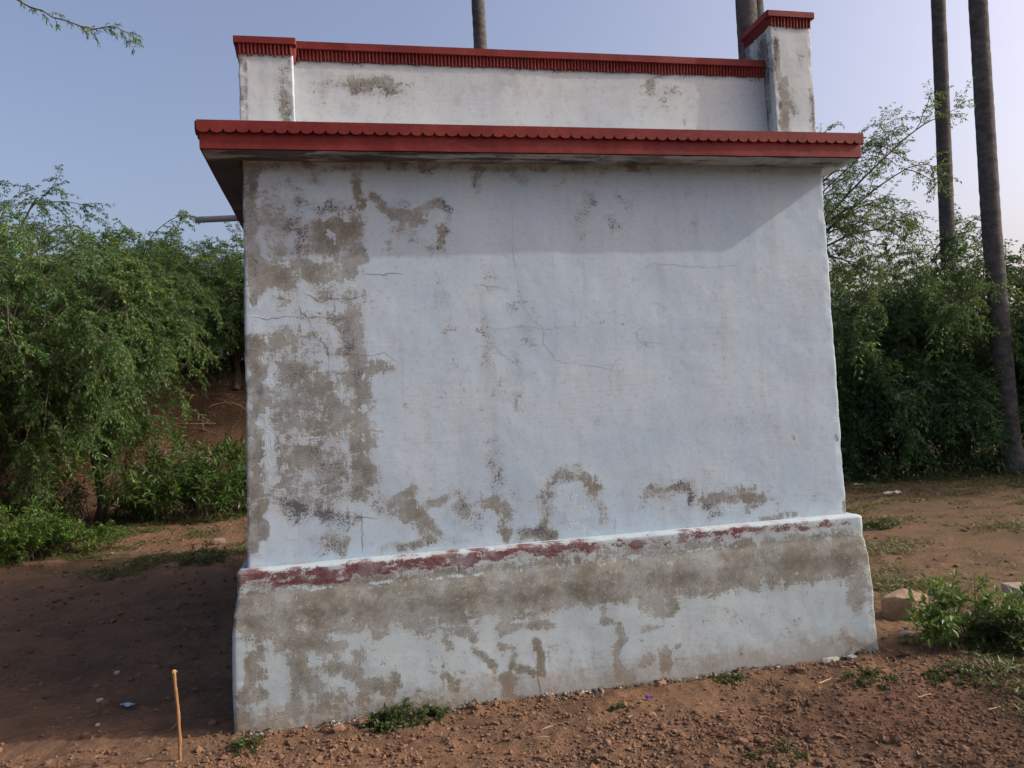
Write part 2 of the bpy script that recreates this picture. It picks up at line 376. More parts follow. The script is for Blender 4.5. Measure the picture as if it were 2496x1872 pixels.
def nrm(a):
    return a / np.maximum(np.linalg.norm(a, axis=-1, keepdims=True), 1e-9)


def link(o, parent=None):
    COL.objects.link(o)
    if parent is not None:
        o.parent = parent
    return o


def make_mesh(name, verts, faces, smooth=False, attrs=None):
    """verts (n,3); faces: (m,k) array or a list of such arrays"""
    verts = np.asarray(verts, np.float32)
    if not isinstance(faces, list):
        faces = [faces]
    faces = [np.asarray(f, np.int32) for f in faces if len(f)]
    me = bpy.data.meshes.new(name)
    me.vertices.add(len(verts))
    me.vertices.foreach_set('co', verts.ravel())
    loops = np.concatenate([f.ravel() for f in faces])
    tot = np.concatenate([np.full(len(f), f.shape[1], np.int32) for f in faces])
    start = np.concatenate([[0], np.cumsum(tot)[:-1]]).astype(np.int32)
    me.loops.add(len(loops))
    me.loops.foreach_set('vertex_index', loops)
    me.polygons.add(len(tot))
    me.polygons.foreach_set('loop_start', start)
    me.polygons.foreach_set('loop_total', tot)
    me.polygons.foreach_set('use_smooth', np.full(len(tot), bool(smooth)))
    me.update(calc_edges=True)
    me.validate()
    for k, v in (attrs or {}).items():
        a = me.attributes.new(k, 'FLOAT', 'POINT')
        a.data.foreach_set('value', np.asarray(v, np.float32))
    return me


def obj(name, me, mat=None, parent=None, loc=None):
    o = bpy.data.objects.new(name, me)
    if mat is not None and len(me.materials) == 0:
        for m in (mat if isinstance(mat, (list, tuple)) else [mat]):
            me.materials.append(m)
    if loc is not None:
        o.location = loc
    return link(o, parent)


def thing(name, label, cat, loc=(0, 0, 0), group=None):
    o = bpy.data.objects.new(name, None)
    o.empty_display_size = 0.2
    o.location = loc
    return tag(link(o), label, cat, group)


def tag(o, label, cat, group=None):
    o['label'] = label
    o['category'] = cat
    if group:
        o['group'] = group
    return o


def box_arrays(x0, x1, y0, y1, z0, z1):
    v = np.array([[x, y, z] for z in (z0, z1) for y in (y0, y1) for x in (x0, x1)], float)
    f = np.array([[0, 2, 3, 1], [4, 5, 7, 6], [0, 1, 5, 4], [2, 6, 7, 3], [0, 4, 6, 2], [1, 3, 7, 5]])
    return v, f


class MB:
    def __init__(self):
        self.v = []; self.f = []; self.n = 0; self.a = []

    def add(self, v, f, a=None):
        v = np.asarray(v, float)
        self.v.append(v)
        fl = f if isinstance(f, list) else [f]
        for q in fl:
            self.f.append(np.asarray(q) + self.n)
        self.n += len(v)
        if a is not None:
            self.a.append(np.broadcast_to(np.asarray(a, float), (len(v),)))

    def mesh(self, name, smooth=False, attr=None):
        return make_mesh(name, np.concatenate(self.v), self.f, smooth,
                         {attr: np.concatenate(self.a)} if attr and self.a else None)


def tubes(P, R, sides=5):
    """batch of polylines P (n,m,3), radii R (n,m) or (m,) -> verts, faces"""
    P = np.asarray(P, float)
    n, m, _ = P.shape
    R = np.broadcast_to(R, (n, m))
    T = np.gradient(P, axis=1)
    T = nrm(T)
    ref = np.where(np.abs(T[..., 2:3]) > 0.9, np.array([1.0, 0, 0]), np.array([0, 0, 1.0]))
    A = nrm(np.cross(T, ref)); B = np.cross(T, A)
    ang = np.linspace(0, 2 * np.pi, sides, endpoint=False)
    V = P[:, :, None, :] + R[:, :, None, None] * (np.cos(ang)[None, None, :, None] * A[:, :, None, :] + np.sin(ang)[None, None, :, None] * B[:, :, None, :])
    idx = np.arange(n * m * sides).reshape(n, m, sides)
    a = idx[:, :-1, :]; b = np.roll(idx, -1, axis=2)[:, :-1, :]
    c = np.roll(idx, -1, axis=2)[:, 1:, :]; d = idx[:, 1:, :]
    return V.reshape(-1, 3), np.stack([a, b, c, d], -1).reshape(-1, 4)


# ------------------------------------------------------------------ materials
def new_mat(name):
    m = bpy.data.materials.new(name)
    m.use_nodes = True
    nt = m.node_tree
    nt.nodes.clear()
    return m, nt


class G:
    """small node-graph helper"""
    def __init__(self, nt):
        self.nt = nt; self.N = nt.nodes; self.L = nt.links

    def n(self, t, **kw):
        q = self.N.new(t)
        for k, v in kw.items():
            setattr(q, k, v)
        return q

    def set(self, sock, v):
        if hasattr(v, 'is_output') or isinstance(v, bpy.types.NodeSocket):
            self.L.new(v, sock)
        else:
            sock.default_value = v

    def math(self, op, a, b=0.0, c=0.0, clamp=False):
        q = self.n('ShaderNodeMath', operation=op, use_clamp=clamp)
        self.set(q.inputs[0], a); self.set(q.inputs[1], b); self.set(q.inputs[2], c)
        return q.outputs[0]

    def mapr(self, v, a, b, c=0.0, d=1.0, smooth=True):
        q = self.n('ShaderNodeMapRange', interpolation_type='SMOOTHSTEP' if smooth else 'LINEAR')
        self.set(q.inputs[0], v)
        for i, k in enumerate((a, b, c, d)):
            self.set(q.inputs[i + 1], k)
        return q.outputs[0]

    def mix(self, fac, a, b):
        q = self.n('ShaderNodeMix', data_type='RGBA')
        self.set(q.inputs[0], fac)
        self.set(q.inputs[6], a if not isinstance(a, tuple) else (*a, 1) if len(a) == 3 else a)
        self.set(q.inputs[7], b if not isinstance(b, tuple) else (*b, 1) if len(b) == 3 else b)
        return q.outputs[2]

    def noise(self, vec, scale, detail=4, rough=0.55, dist=0.0):
        q = self.n('ShaderNodeTexNoise')
        self.set(q.inputs['Vector'], vec)
        q.inputs['Scale'].default_value = scale
        q.inputs['Detail'].default_value = detail
        q.inputs['Roughness'].default_value = rough
        q.inputs['Distortion'].default_value = dist
        return q.outputs[0]

    def attr(self, name):
        q = self.n('ShaderNodeAttribute', attribute_name=name)
        return q.outputs['Fac']

    def pos(self):
        return self.n('ShaderNodeNewGeometry').outputs['Position']

    def scaled(self, vec, s):
        q = self.n('ShaderNodeMapping')
        self.set(q.inputs[0], vec)
        q.inputs['Scale'].default_value = s
        return q.outputs[0]

    def bump(self, h, strength, dist, normal=None):
        q = self.n('ShaderNodeBump')
        q.inputs['Strength'].default_value = strength
        q.inputs['Distance'].default_value = dist
        self.set(q.inputs['Height'], h)
        if normal is not None:
            self.L.new(normal, q.inputs['Normal'])
        return q.outputs[0]

    def principled(self, col, rough=0.8, normal=None, spec=0.3):
        p = self.n('ShaderNodeBsdfPrincipled')
        self.set(p.inputs['Base Color'], col if not isinstance(col, tuple) else (*col, 1))
        self.set(p.inputs['Roughness'], rough)
        p.inputs['Specular IOR Level'].default_value = spec
        if normal is not None:
            self.L.new(normal, p.inputs['Normal'])
        o = self.n('ShaderNodeOutputMaterial')
        self.L.new(p.outputs[0], o.inputs[0])
        return p


def plaster_material(name, base_a, base_b, stripe=False):
    m, nt = new_mat(name)
    g = G(nt)
    P = g.pos()
    # whitewash body: broad drifts, brush streaks, fine mottle
    broad = g.noise(P, 1.7, 4, 0.55)
    col = g.mix(g.mapr(broad, 0.35, 0.65), base_a, base_b)
    streak = g.noise(g.scaled(P, (2.0, 2.0, 26.0)), 3.0, 5, 0.6)
    col = g.mix(g.math('MULTIPLY', g.mapr(g.math('ADD', g.math('MULTIPLY', streak, 0.6), g.math('MULTIPLY', broad, 0.4)), 0.50, 0.66), 0.26), col, (0.33, 0.36, 0.38))
    vert = g.noise(g.scaled(P, (9.0, 9.0, 0.8)), 1.2, 4, 0.6)
    col = g.mix(g.math('MULTIPLY', g.mapr(vert, 0.5, 0.75), 0.32), col, (0.31, 0.325, 0.32))
    mott = g.noise(P, 34.0, 5, 0.7)
    col = g.mix(g.math('MULTIPLY', g.mapr(mott, 0.50, 0.70), 0.42), col, (0.28, 0.30, 0.315))
    # tiny specks everywhere, denser in drifts
    speck = g.noise(P, 150.0, 3, 0.6)
    dens = g.mapr(g.noise(P, 4.0, 3, 0.6), 0.4, 0.7, 0.76, 0.66)
    col = g.mix(g.math('MULTIPLY', g.math('GREATER_THAN', speck, dens), 0.35), col, (0.2, 0.2, 0.2))
    # noise for ragged stain edges
    n1 = g.noise(P, 9.0, 8, 0.68, 0.3)
    n2 = g.noise(P, 42.0, 5, 0.7)
    n3 = g.noise(P, 105.0, 4, 0.7)
    nn = g.math('ADD', g.math('ADD', g.math('MULTIPLY', n1, 0.50), g.math('MULTIPLY', n2, 0.34)), g.math('MULTIPLY', n3, 0.16))
    nv = g.noise(g.scaled(P, (16.0, 16.0, 2.6)), 2.2, 5, 0.7)
    nh = g.noise(g.scaled(P, (3.0, 3.0, 18.0)), 2.4, 5, 0.7)
    nn = g.math('ADD', g.math('MULTIPLY', nn, 0.72), g.math('ADD', g.math('MULTIPLY', nv, 0.15), g.math('MULTIPLY', nh, 0.13)))
    nd = g.math('SUBTRACT', nn, 0.5)
    # free-standing faint damp blooms
    bloom = g.mapr(g.math('ADD', g.noise(P, 2.6, 6, 0.62), g.math('MULTIPLY', nd, 0.7)), 0.62, 0.72)
    col = g.mix(g.math('MULTIPLY', bloom, 0.34), col, (0.26, 0.265, 0.24))
    # bare damp plaster
    ad = g.attr('d')
    md = g.mapr(g.math('ADD', ad, g.math('MULTIPLY', nd, 5.4)), 0.36, 0.68)
    veil = g.mapr(g.math('ADD', g.math('MULTIPLY', g.noise(P, 3.4, 6, 0.7), 0.7), g.math('MULTIPLY', g.noise(P, 20.0, 5, 0.7), 0.3)), 0.36, 0.60, 0.34, 0.92)
    halo = g.mapr(g.math('ADD', ad, g.math('MULTIPLY', nd, 1.2)), 0.15, 0.75)
    dcol = g.mix(g.mapr(g.noise(P, 6.0, 5, 0.65), 0.35, 0.65), (0.132, 0.128, 0.096), (0.205, 0.204, 0.172))
    dcol = g.mix(g.math('MULTIPLY', g.mapr(n2, 0.5, 0.68), 0.35), dcol, (0.27, 0.275, 0.265))
    deep = g.mapr(g.math('ADD', ad, g.math('MULTIPLY', nd, 1.4)), 0.8, 1.25)
    dcol = g.mix(g.math('MULTIPLY', deep, 0.75), dcol, (0.100, 0.088, 0.060))
    col = g.mix(g.math('MULTIPLY', halo, 0.46), col, (0.26, 0.265, 0.245))
    col = g.mix(g.math('MULTIPLY', md, veil), col, dcol)
    rim = g.math('MULTIPLY', g.math('MULTIPLY', md, g.math('SUBTRACT', 1.0, md)), 1.5)
    col = g.mix(g.math('MULTIPLY', rim, g.mapr(n2, 0.48, 0.6)), col, (0.47, 0.50, 0.51))
    flake = g.math('MULTIPLY', g.math('GREATER_THAN', g.noise(P, 70.0, 4, 0.65), 0.635), md)
    col = g.mix(g.math('MULTIPLY', flake, 0.55), col, (0.43, 0.46, 0.47))
    pit = g.math('MULTIPLY', g.math('LESS_THAN', g.noise(P, 95.0, 3, 0.6), 0.375), halo)
    col = g.mix(g.math('MULTIPLY', pit, 0.6), col, (0.085, 0.085, 0.08))
    # black mould speckle
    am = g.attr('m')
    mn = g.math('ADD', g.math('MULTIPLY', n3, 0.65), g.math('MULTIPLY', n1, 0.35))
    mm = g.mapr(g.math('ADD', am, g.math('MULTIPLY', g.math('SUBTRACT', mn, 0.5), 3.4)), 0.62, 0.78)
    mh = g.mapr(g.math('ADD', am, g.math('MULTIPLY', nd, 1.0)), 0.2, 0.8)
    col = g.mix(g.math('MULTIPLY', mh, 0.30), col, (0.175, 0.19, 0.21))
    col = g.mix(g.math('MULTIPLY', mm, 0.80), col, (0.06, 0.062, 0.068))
    # remaining white flakes
    ap = g.attr('p')
    mp = g.mapr(g.math('ADD', ap, g.math('MULTIPLY', nd, 5.0)), 0.52, 0.66)
    col = g.mix(g.math('MULTIPLY', mp, 0.8), col, (0.40, 0.50, 0.57))
    if stripe:
        ar = g.attr('r')
        rs = g.math('ADD', g.math('MULTIPLY', g.noise(g.scaled(P, (1.0, 1.0, 2.6)), 11.0, 7, 0.72), 0.7), g.math('MULTIPLY', n3, 0.3))
        mr = g.mapr(g.math('ADD', ar, g.math('MULTIPLY', g.math('SUBTRACT', rs, 0.5), 4.6)), 0.56, 0.78)
        mr = g.math('MULTIPLY', mr, g.mapr(ar, 0.06, 0.35))
        rcol = g.mix(g.mapr(n2, 0.4, 0.65), (0.085, 0.024, 0.027), (0.15, 0.060, 0.062))
        fade = g.mapr(g.math('ADD', ar, g.math('MULTIPLY', nd, 1.4)), 0.3, 0.7)
        col = g.mix(g.math('MULTIPLY', fade, 0.4), col, (0.28, 0.24, 0.25))
        col = g.mix(g.math('MULTIPLY', mr, g.mapr(n1, 0.35, 0.6, 0.6, 0.95)), col, rcol)
        # soil splashed up from the ground
        sep = g.n('ShaderNodeSeparateXYZ'); g.L.new(P, sep.inputs[0])
        sp = g.mapr(g.math('ADD', sep.outputs[2], g.math('MULTIPLY', nd, -0.9)), 0.0, 0.20, 1.0, 0.0)
        col = g.mix(g.math('MULTIPLY', sp, 0.60), col, (0.215, 0.165, 0.115))
    # relief: trowel waves, grain, paint thickness lost in the bare patches
    hgt = g.math('ADD', g.math('MULTIPLY', n2, 0.32), g.math('MULTIPLY', n1, 0.6))
    hgt = g.math('SUBTRACT', hgt, g.math('MULTIPLY', md, 0.5))
    hgt = g.math('ADD', hgt, g.math('MULTIPLY', mp, 0.5))
    hgt = g.math('SUBTRACT', hgt, g.math('MULTIPLY', mm, 0.3))
    b1 = g.bump(hgt, 0.55, 0.0035)
    g.principled(col, 0.88, b1, 0.2)
    return m


def red_paint_material():
    m, nt = new_mat('red_oxide_paint')
    g = G(nt)
    P = g.pos()
    n1 = g.noise(P, 5.0, 6, 0.65)
    n2 = g.noise(P, 60.0, 5, 0.7)
    col = g.mix(g.mapr(n1, 0.35, 0.65), (0.125, 0.017, 0.017), (0.180, 0.030, 0.026))
    col = g.mix(g.math('MULTIPLY', g.mapr(n2, 0.52, 0.70), 0.35), col, (0.10, 0.024, 0.026))
    dust = g.noise(g.scaled(P, (1.0, 1.0, 5.0)), 9.0, 6, 0.7)
    col = g.mix(g.math('MULTIPLY', g.mapr(dust, 0.54, 0.72), 0.25), col, (0.22, 0.10, 0.085))
    runs = g.noise(g.scaled(P, (14.0, 14.0, 1.2)), 1.6, 5, 0.7)
    col = g.mix(g.math('MULTIPLY', g.mapr(runs, 0.52, 0.72), 0.5), col, (0.055, 0.022, 0.022))
    chip = g.noise(P, 38.0, 5, 0.75)
    col = g.mix(g.mapr(chip, 0.735, 0.76), col, (0.5, 0.46, 0.43))
    g.principled(col, 0.62, g.bump(n2, 0.35, 0.002), 0.15)
    return m


def soil_material():
    m, nt = new_mat('red_soil')
    g = G(nt)
    P = g.pos()
    n0 = g.noise(P, 0.45, 4, 0.6)
    n1 = g.noise(P, 2.6, 6, 0.65)
    n2 = g.noise(P, 26.0, 6, 0.7)
    n3 = g.noise(P, 120.0, 4, 0.7)
    col = g.mix(g.mapr(n1, 0.36, 0.66), (0.196, 0.116, 0.070), (0.138, 0.088, 0.058))
    far = g.mapr(g.math('ADD', g.attr('field'), g.math('MULTIPLY', g.math('SUBTRACT', n1, 0.5), 0.8)), 0.3, 0.7)
    col = g.mix(g.math('MULTIPLY', far, 0.85), col, g.mix(g.mapr(n1, 0.4, 0.65), (0.128, 0.092, 0.055), (0.090, 0.070, 0.043)))
    col = g.mix(g.math('MULTIPLY', g.mapr(n2, 0.48, 0.70), 0.55), col, (0.105, 0.060, 0.037))
    col = g.mix(g.math('MULTIPLY', g.mapr(n3, 0.56, 0.70), 0.5), col, (0.32, 0.205, 0.135))
    col = g.mix(g.math('MULTIPLY', g.mapr(n3, 0.44, 0.30), 0.4), col, (0.07, 0.036, 0.02))
    wet = g.mapr(g.noise(P, 1.3, 5, 0.65), 0.47, 0.66)
    col = g.mix(g.math('MULTIPLY', wet, 0.45), col, (0.092, 0.060, 0.041))
    moss = g.mapr(g.math('ADD', g.attr('moss'), g.math('MULTIPLY', g.math('SUBTRACT', n2, 0.5), 2.4)), 0.55, 0.85)
    col = g.mix(g.math('MULTIPLY', moss, 0.5), col, (0.075, 0.075, 0.030))
    litter = g.mapr(g.math('ADD', g.attr('litter'), g.math('MULTIPLY', g.math('SUBTRACT', n2, 0.5), 2.0)), 0.4, 0.8)
    col = g.mix(g.math('MULTIPLY', litter, 0.7), col, (0.075, 0.044, 0.026))
    h = g.math('ADD', g.math('MULTIPLY', n2, 1.0), g.math('MULTIPLY', n3, 0.35))
    g.principled(col, 0.95, g.bump(h, 1.0, 0.022), 0.1)
    return m


def clod_material(name, a, b, hi):
    m, nt = new_mat(name)
    g = G(nt)
    P = g.pos()
    t = g.attr('tint')
    n3 = g.noise(P, 110.0, 4, 0.7)
    col = g.mix(t, a, b)
    col = g.mix(g.math('MULTIPLY', g.mapr(n3, 0.5, 0.7), 0.5), col, hi)
    g.principled(col, 0.95, g.bump(n3, 0.6, 0.006), 0.1)
    return m


def leaf_material(name, dark, light, young, trans=0.35, rough=0.5, spec=0.35):
    m, nt = new_mat(name)
    g = G(nt)
    t = g.attr('tint')
    col = g.mix(g.mapr(t, 0.0, 0.72, smooth=False), dark, light)
    col = g.mix(g.mapr(t, 0.80, 1.0), col, young)
    p = g.n('ShaderNodeBsdfPrincipled')
    g.L.new(col, p.inputs['Base Color'])
    p.inputs['Roughness'].default_value = rough
    p.inputs['Specular IOR Level'].default_value = spec
    tr = g.n('ShaderNodeBsdfTranslucent')
    tc = g.mix(0.5, col, young)
    g.L.new(tc, tr.inputs['Color'])
    mx = g.n('ShaderNodeMixShader')
    mx.inputs[0].default_value = trans
    g.L.new(p.outputs[0], mx.inputs[1]); g.L.new(tr.outputs[0], mx.inputs[2])
    o = g.n('ShaderNodeOutputMaterial')
    g.L.new(mx.outputs[0], o.inputs[0])
    return m


def simple_material(name, a, b, scale=20.0, rough=0.85, bump=0.4, dist=0.006, stretch=(1, 1, 1), spec=0.2):
    m, nt = new_mat(name)
    g = G(nt)
    P = g.n('ShaderNodeTexCoord').outputs['Object']
    n1 = g.noise(g.scaled(P, stretch), scale, 6, 0.68)
    col = g.mix(g.mapr(n1, 0.34, 0.66), a, b)
    g.principled(col, rough, g.bump(n1, bump, dist), spec)
    return m


M_WALL = plaster_material('weathered_whitewash', (0.355, 0.466, 0.560), (0.402, 0.503, 0.580))
M_PLINTH = plaster_material('weathered_plinth_whitewash', (0.350, 0.440, 0.475), (0.390, 0.478, 0.510), True)
M_PARA = plaster_material('parapet_whitewash', (0.45, 0.495, 0.51), (0.405, 0.46, 0.495))
M_RED = red_paint_material()
M_SOIL = soil_material()
M_CLOD = clod_material('soil_clods', (0.205, 0.122, 0.076), (0.095, 0.062, 0.042), (0.285, 0.19, 0.13))
M_RUBBLE = clod_material('lime_rubble', (0.36, 0.345, 0.31), (0.085, 0.07, 0.055), (0.24, 0.20, 0.16))
M_CRACK_FAINT = simple_material('hairline_crack', (0.22, 0.225, 0.23), (0.32, 0.34, 0.36), 30)
M_CRACK = simple_material('crack_void', (0.10, 0.095, 0.09), (0.19, 0.18, 0.17), 60)
M_PVC = simple_material('grey_plastic_pipe', (0.22, 0.25, 0.28), (0.28, 0.31, 0.33), 8, 0.5, 0.05, 0.001)
M_BARK = simple_material('thin_grey_bark', (0.07, 0.058, 0.045), (0.15, 0.125, 0.10), 22, 0.9, 0.6, 0.01, (1, 1, 0.3))
M_PALMBARK = simple_material('palm_trunk_bark', (0.060, 0.057, 0.058), (0.118, 0.112, 0.110), 6, 0.95, 0.8, 0.03, (1, 1, 1.6))
M_MESQ = leaf_material('mesquite_leaf', (0.040, 0.104, 0.030), (0.088, 0.182, 0.048), (0.19, 0.26, 0.045), 0.36)
M_MESQ2 = leaf_material('dark_mesquite_leaf', (0.022, 0.066, 0.025), (0.050, 0.122, 0.040), (0.13, 0.21, 0.045), 0.30)
M_SHRUB = leaf_material('broad_shrub_leaf', (0.030, 0.070, 0.016), (0.062, 0.125, 0.022), (0.13, 0.21, 0.035), 0.30, 0.42, 0.45)
M_BUSH = leaf_material('light_bush_leaf', (0.045, 0.098, 0.018), (0.088, 0.165, 0.028), (0.17, 0.25, 0.05), 0.32, 0.45, 0.35)
M_HERB = leaf_material('bright_herb_leaf', (0.055, 0.115, 0.018), (0.10, 0.18, 0.028), (0.20, 0.28, 0.05), 0.35)
M_WEED = leaf_material('low_weed_leaf', (0.030, 0.055, 0.018), (0.065, 0.100, 0.028), (0.13, 0.15, 0.04), 0.3)
M_GRASS = leaf_material('sparse_grass', (0.055, 0.078, 0.022), (0.110, 0.125, 0.040), (0.21, 0.18, 0.075), 0.3)
M_PALMLEAF = leaf_material('palm_leaf', (0.03, 0.055, 0.02), (0.06, 0.09, 0.03), (0.12, 0.13, 0.05), 0.25)
M_STONE = simple_material('brown_granite', (0.20, 0.135, 0.09), (0.27, 0.20, 0.145), 26, 0.9, 0.7, 0.008)
M_STONE2 = simple_material('grey_granite', (0.17, 0.145, 0.12), (0.27, 0.235, 0.20), 34, 0.9, 0.7, 0.006)
M_STICK = simple_material('peeled_stick', (0.30, 0.17, 0.075), (0.22, 0.115, 0.05), 30, 0.8, 0.5, 0.003, (1, 1, 0.25))
M_STICKTOP = simple_material('frayed_cut_wood', (0.46, 0.34, 0.14), (0.36, 0.24, 0.09), 60, 0.8, 0.5, 0.003)
M_STRAW = simple_material('dry_straw_stem', (0.42, 0.33, 0.20), (0.32, 0.24, 0.14), 40, 0.8, 0.3, 0.002)
M_DRYTWIG = simple_material('dry_twig', (0.16, 0.12, 0.085), (0.24, 0.19, 0.14), 40, 0.9, 0.3, 0.002)
M_WHITE = simple_material('white_scrap', (0.50, 0.48, 0.44), (0.38, 0.36, 0.32), 20, 0.7, 0.3, 0.004)
M_BLUE = simple_material('pale_blue_plastic', (0.30, 0.42, 0.55), (0.22, 0.33, 0.46), 15, 0.45, 0.2, 0.003)
M_PURPLE = simple_material('purple_plastic', (0.055, 0.03, 0.24), (0.04, 0.02, 0.16), 15, 0.4, 0.2, 0.003)

# ------------------------------------------------------------------ the ground
def ground_base(x, y):
    x = np.asarray(x, float); y = np.asarray(y, float)
    z = -0.006 * np.clip(x, -6, 6) - 0.004
    z = z + 0.06 * sstep(1.5, 5.0, y) * sstep(0.5, -1.5, x)
    # pond bank behind, on the left
    bank = sstep(10.0, 12.3, y + 0.25 * fbm(x * 0.5, y * 0.5, 1.0, 3)) * (1 - sstep(16.0, 20.0, y)) * (1 - sstep(2.5, 6.5, x))
    z = z + 2.75 * bank
    far = sstep(25, 60, np.hypot(x, y))
    z = z + far * 0.6 * fbm(x * 0.02, y * 0.02, 4.0, 2)
    return z


def ground_z(x, y):
    x = np.asarray(x, float); y = np.asarray(y, float)
    near = 1 - sstep(6, 14, np.hypot(x - 1, y))
    z = ground_base(x, y)
    z = z + 0.030 * fbm(x * 0.9, y * 0.9, 0.3, 3)
    z = z + (0.018 * fbm(x * 4.5, y * 4.5, 2.0, 3) + 0.020 * np.abs(fbm(x * 11, y * 11, 7.0, 4))) * (0.3 + 0.7 * near)
    z = z + 0.16 * fbm(x * 1.1, y * 1.1, 9.0, 4) * sstep(10.0, 11.0, y) * (1 - sstep(2.5, 6, x))
    # soil stays level along the foot of the wall
    return z


def axis(fine0, fine1, step, lo, hi, growth=1.16):
    a = list(np.arange(fine0, fine1, step))
    s = step; t = a[-1]
    while t < hi:
        s *= growth; t += min(s, 260); a.append(t)
    s = step; t = a[0]; b = []
    while t > lo:
        s *= growth; t -= min(s, 260); b.append(t)
    return np.array(b[::-1] + a)


gx = axis(-2.7, 4.7, 0.018, -1500, 1500, 1.075)
gy = axis(-1.9, 1.3, 0.018, -1500, 1500, 1.045)
GX, GY = np.meshgrid(gx, gy)
GZ = ground_z(GX, GY)
ny_, nx_ = GX.shape
idx = np.arange(nx_ * ny_).reshape(ny_, nx_)
gf = np.stack([idx[:-1, :-1], idx[:-1, 1:], idx[1:, 1:], idx[1:, :-1]], -1).reshape(-1, 4)
fx_, fy_ = GX.ravel(), GY.ravel()
a_field = np.clip(sstep(2.9, 4.2, fx_ + 0.5 * fy_) + sstep(2.0, 5.0, fy_) * 0.35, 0, 1)
moss = sstep(0.05, 0.45, fbm(fx_ * 0.9, fy_ * 0.9, 21.0, 4)) * (0.25 + 0.55 * sstep(1.0, 6.0, fy_))
moss = np.clip(moss + 0.55 * np.exp(-((fx_ - 3.3) ** 2 + (fy_ + 0.3) ** 2) / 0.5), 0, 1)
moss = np.clip(moss + 0.6 * sstep(6.0, 9.5, fy_) * sstep(4, 6, fx_), 0, 1)
lit = np.clip(0.75 * sstep(9.8, 10.8, fy_) * sstep(6, 2, fx_) + 0.8 * sstep(8.2, 9.5, fy_) * sstep(5, 7, fx_), 0, 1)
ground = obj('ground', make_mesh('ground', np.stack([fx_, fy_, GZ.ravel()], -1), gf, True,
                                 {'field': a_field, 'moss': moss, 'litter': lit}), M_SOIL)
ground['kind'] = 'structure'

# ------------------------------------------------------------------ the building
LAYERS = ('d', 'm', 'p', 'r')


def stain_fields(x, z, strokes, seed):
    out = {k: np.zeros_like(x) for k in LAYERS}
    wx = 0.030 * fbm(x * 9 + seed, z * 9, seed, 3) + 0.018 * fbm(x * 26, z * 26, seed + 3.0, 2)
    wz = 0.030 * fbm(x * 9, z * 9 + seed, seed + 9.0, 3) + 0.018 * fbm(x * 26, z * 26, seed + 5.0, 2)
    for lay, s, r, pts in strokes:
        k = min(1.0, r / 0.045)
        X = x + wx * k; Z = z + wz * k
        p = np.array(pts, float)
        lo = p.min(0) - 2.2 * r - 0.06; hi = p.max(0) + 2.2 * r + 0.06
        sel = np.where((X > lo[0]) & (X < hi[0]) & (Z > lo[1]) & (Z < hi[1]))[0]
        if not len(sel):
            continue
        q = np.stack([X[sel], Z[sel]], -1)
        best = np.full(len(sel), 1e9)
        for a, b in zip(p[:-1], p[1:]):
            d = b - a
            t = np.clip(((q - a) @ d) / max(d @ d, 1e-9), 0, 1)
            best = np.minimum(best, np.linalg.norm(q - a - t[:, None] * d, axis=1))
        patchy = 0.74 + 0.52 * np.clip(0.5 + 0.9 * fbm(q[:, 0] * 11 + seed, q[:, 1] * 11, seed + 2.0, 4), 0, 1)
        val = s * patchy * (1 - sstep(0.1 * r, 1.95 * r, best))
        out[lay][sel] = np.maximum(out[lay][sel], val)
    return out


def rounded_shell(zs, x0, x1, y0, y1, rad, nf, ns, rough=0.0, seed=0.0, edge_rough=0.0):
    """closed rounded-rectangle tube; x0.. are functions of z or numbers; returns verts, [faces] (front first)"""
    rows = []
    fn = lambda q, z: q(z) if callable(q) else q
    for z in zs:
        a, b, c, d = fn(x0, z), fn(x1, z), fn(y0, z), fn(y1, z)
        r = rad
        P = []
        P += [(x, c) for x in np.linspace(a + r, b - r, nf)]
        for t in (-67.5, -45, -22.5):
            P.append((b - r + r * math.cos(math.radians(t)), c + r + r * math.sin(math.radians(t))))
        P += [(b, y) for y in np.linspace(c + r, d - r, ns)]
        for t in (22.5, 45, 67.5):
            P.append((b - r + r * math.cos(math.radians(t)), d - r + r * math.sin(math.radians(t))))
        P += [(x, d) for x in np.linspace(b - r, a + r, ns)]
        for t in (112.5, 135, 157.5):
            P.append((a + r + r * math.cos(math.radians(t)), d - r + r * math.sin(math.radians(t))))
        P += [(a, y) for y in np.linspace(d - r, c + r, ns)]
        for t in (202.5, 225, 247.5):
            P.append((a + r + r * math.cos(math.radians(t)), c + r + r * math.sin(math.radians(t))))
        rows.append([(x, y, z) for x, y in P])
    V = np.array(rows, float)
    R, K, _ = V.shape
    if rough or edge_rough:
        cx = (V[..., 0].min() + V[..., 0].max()) / 2
        nx = np.zeros((R, K, 2))
        T = np.roll(V, -1, 1) - np.roll(V, 1, 1)
        nx[..., 0] = T[..., 1]; nx[..., 1] = -T[..., 0]
        nx /= np.maximum(np.linalg.norm(nx, axis=-1, keepdims=True), 1e-9)
        amp = rough * fbm(V[..., 0] * 2.5 + seed, V[..., 2] * 2.5, V[..., 1] * 2.5, 4)
        if edge_rough:
            e = np.zeros(K)
            for c0 in (nf - 1, nf + 4, -4, 0):
                e[np.arange(c0 - 1, c0 + 5) % K] = 1
            e[:2] = 1; e[-4:] = 1
            amp = amp - e * edge_rough * np.clip(fbm(V[..., 2] * 11 + seed, V[..., 0] * 3, V[..., 1] * 3 + seed, 3), -0.2, 1)
        V[..., :2] += nx * amp[..., None]
    idx = np.arange(R * K).reshape(R, K)
    a = idx[:-1]; b = np.roll(idx, -1, 1)[:-1]; c = np.roll(idx, -1, 1)[1:]; d = idx[1:]
    F = np.stack([a, b, c, d], -1).reshape(-1, 4)
    caps = [idx[-1][None, :], idx[0][::-1][None, :]]
    return V.reshape(-1, 3), [F] + caps


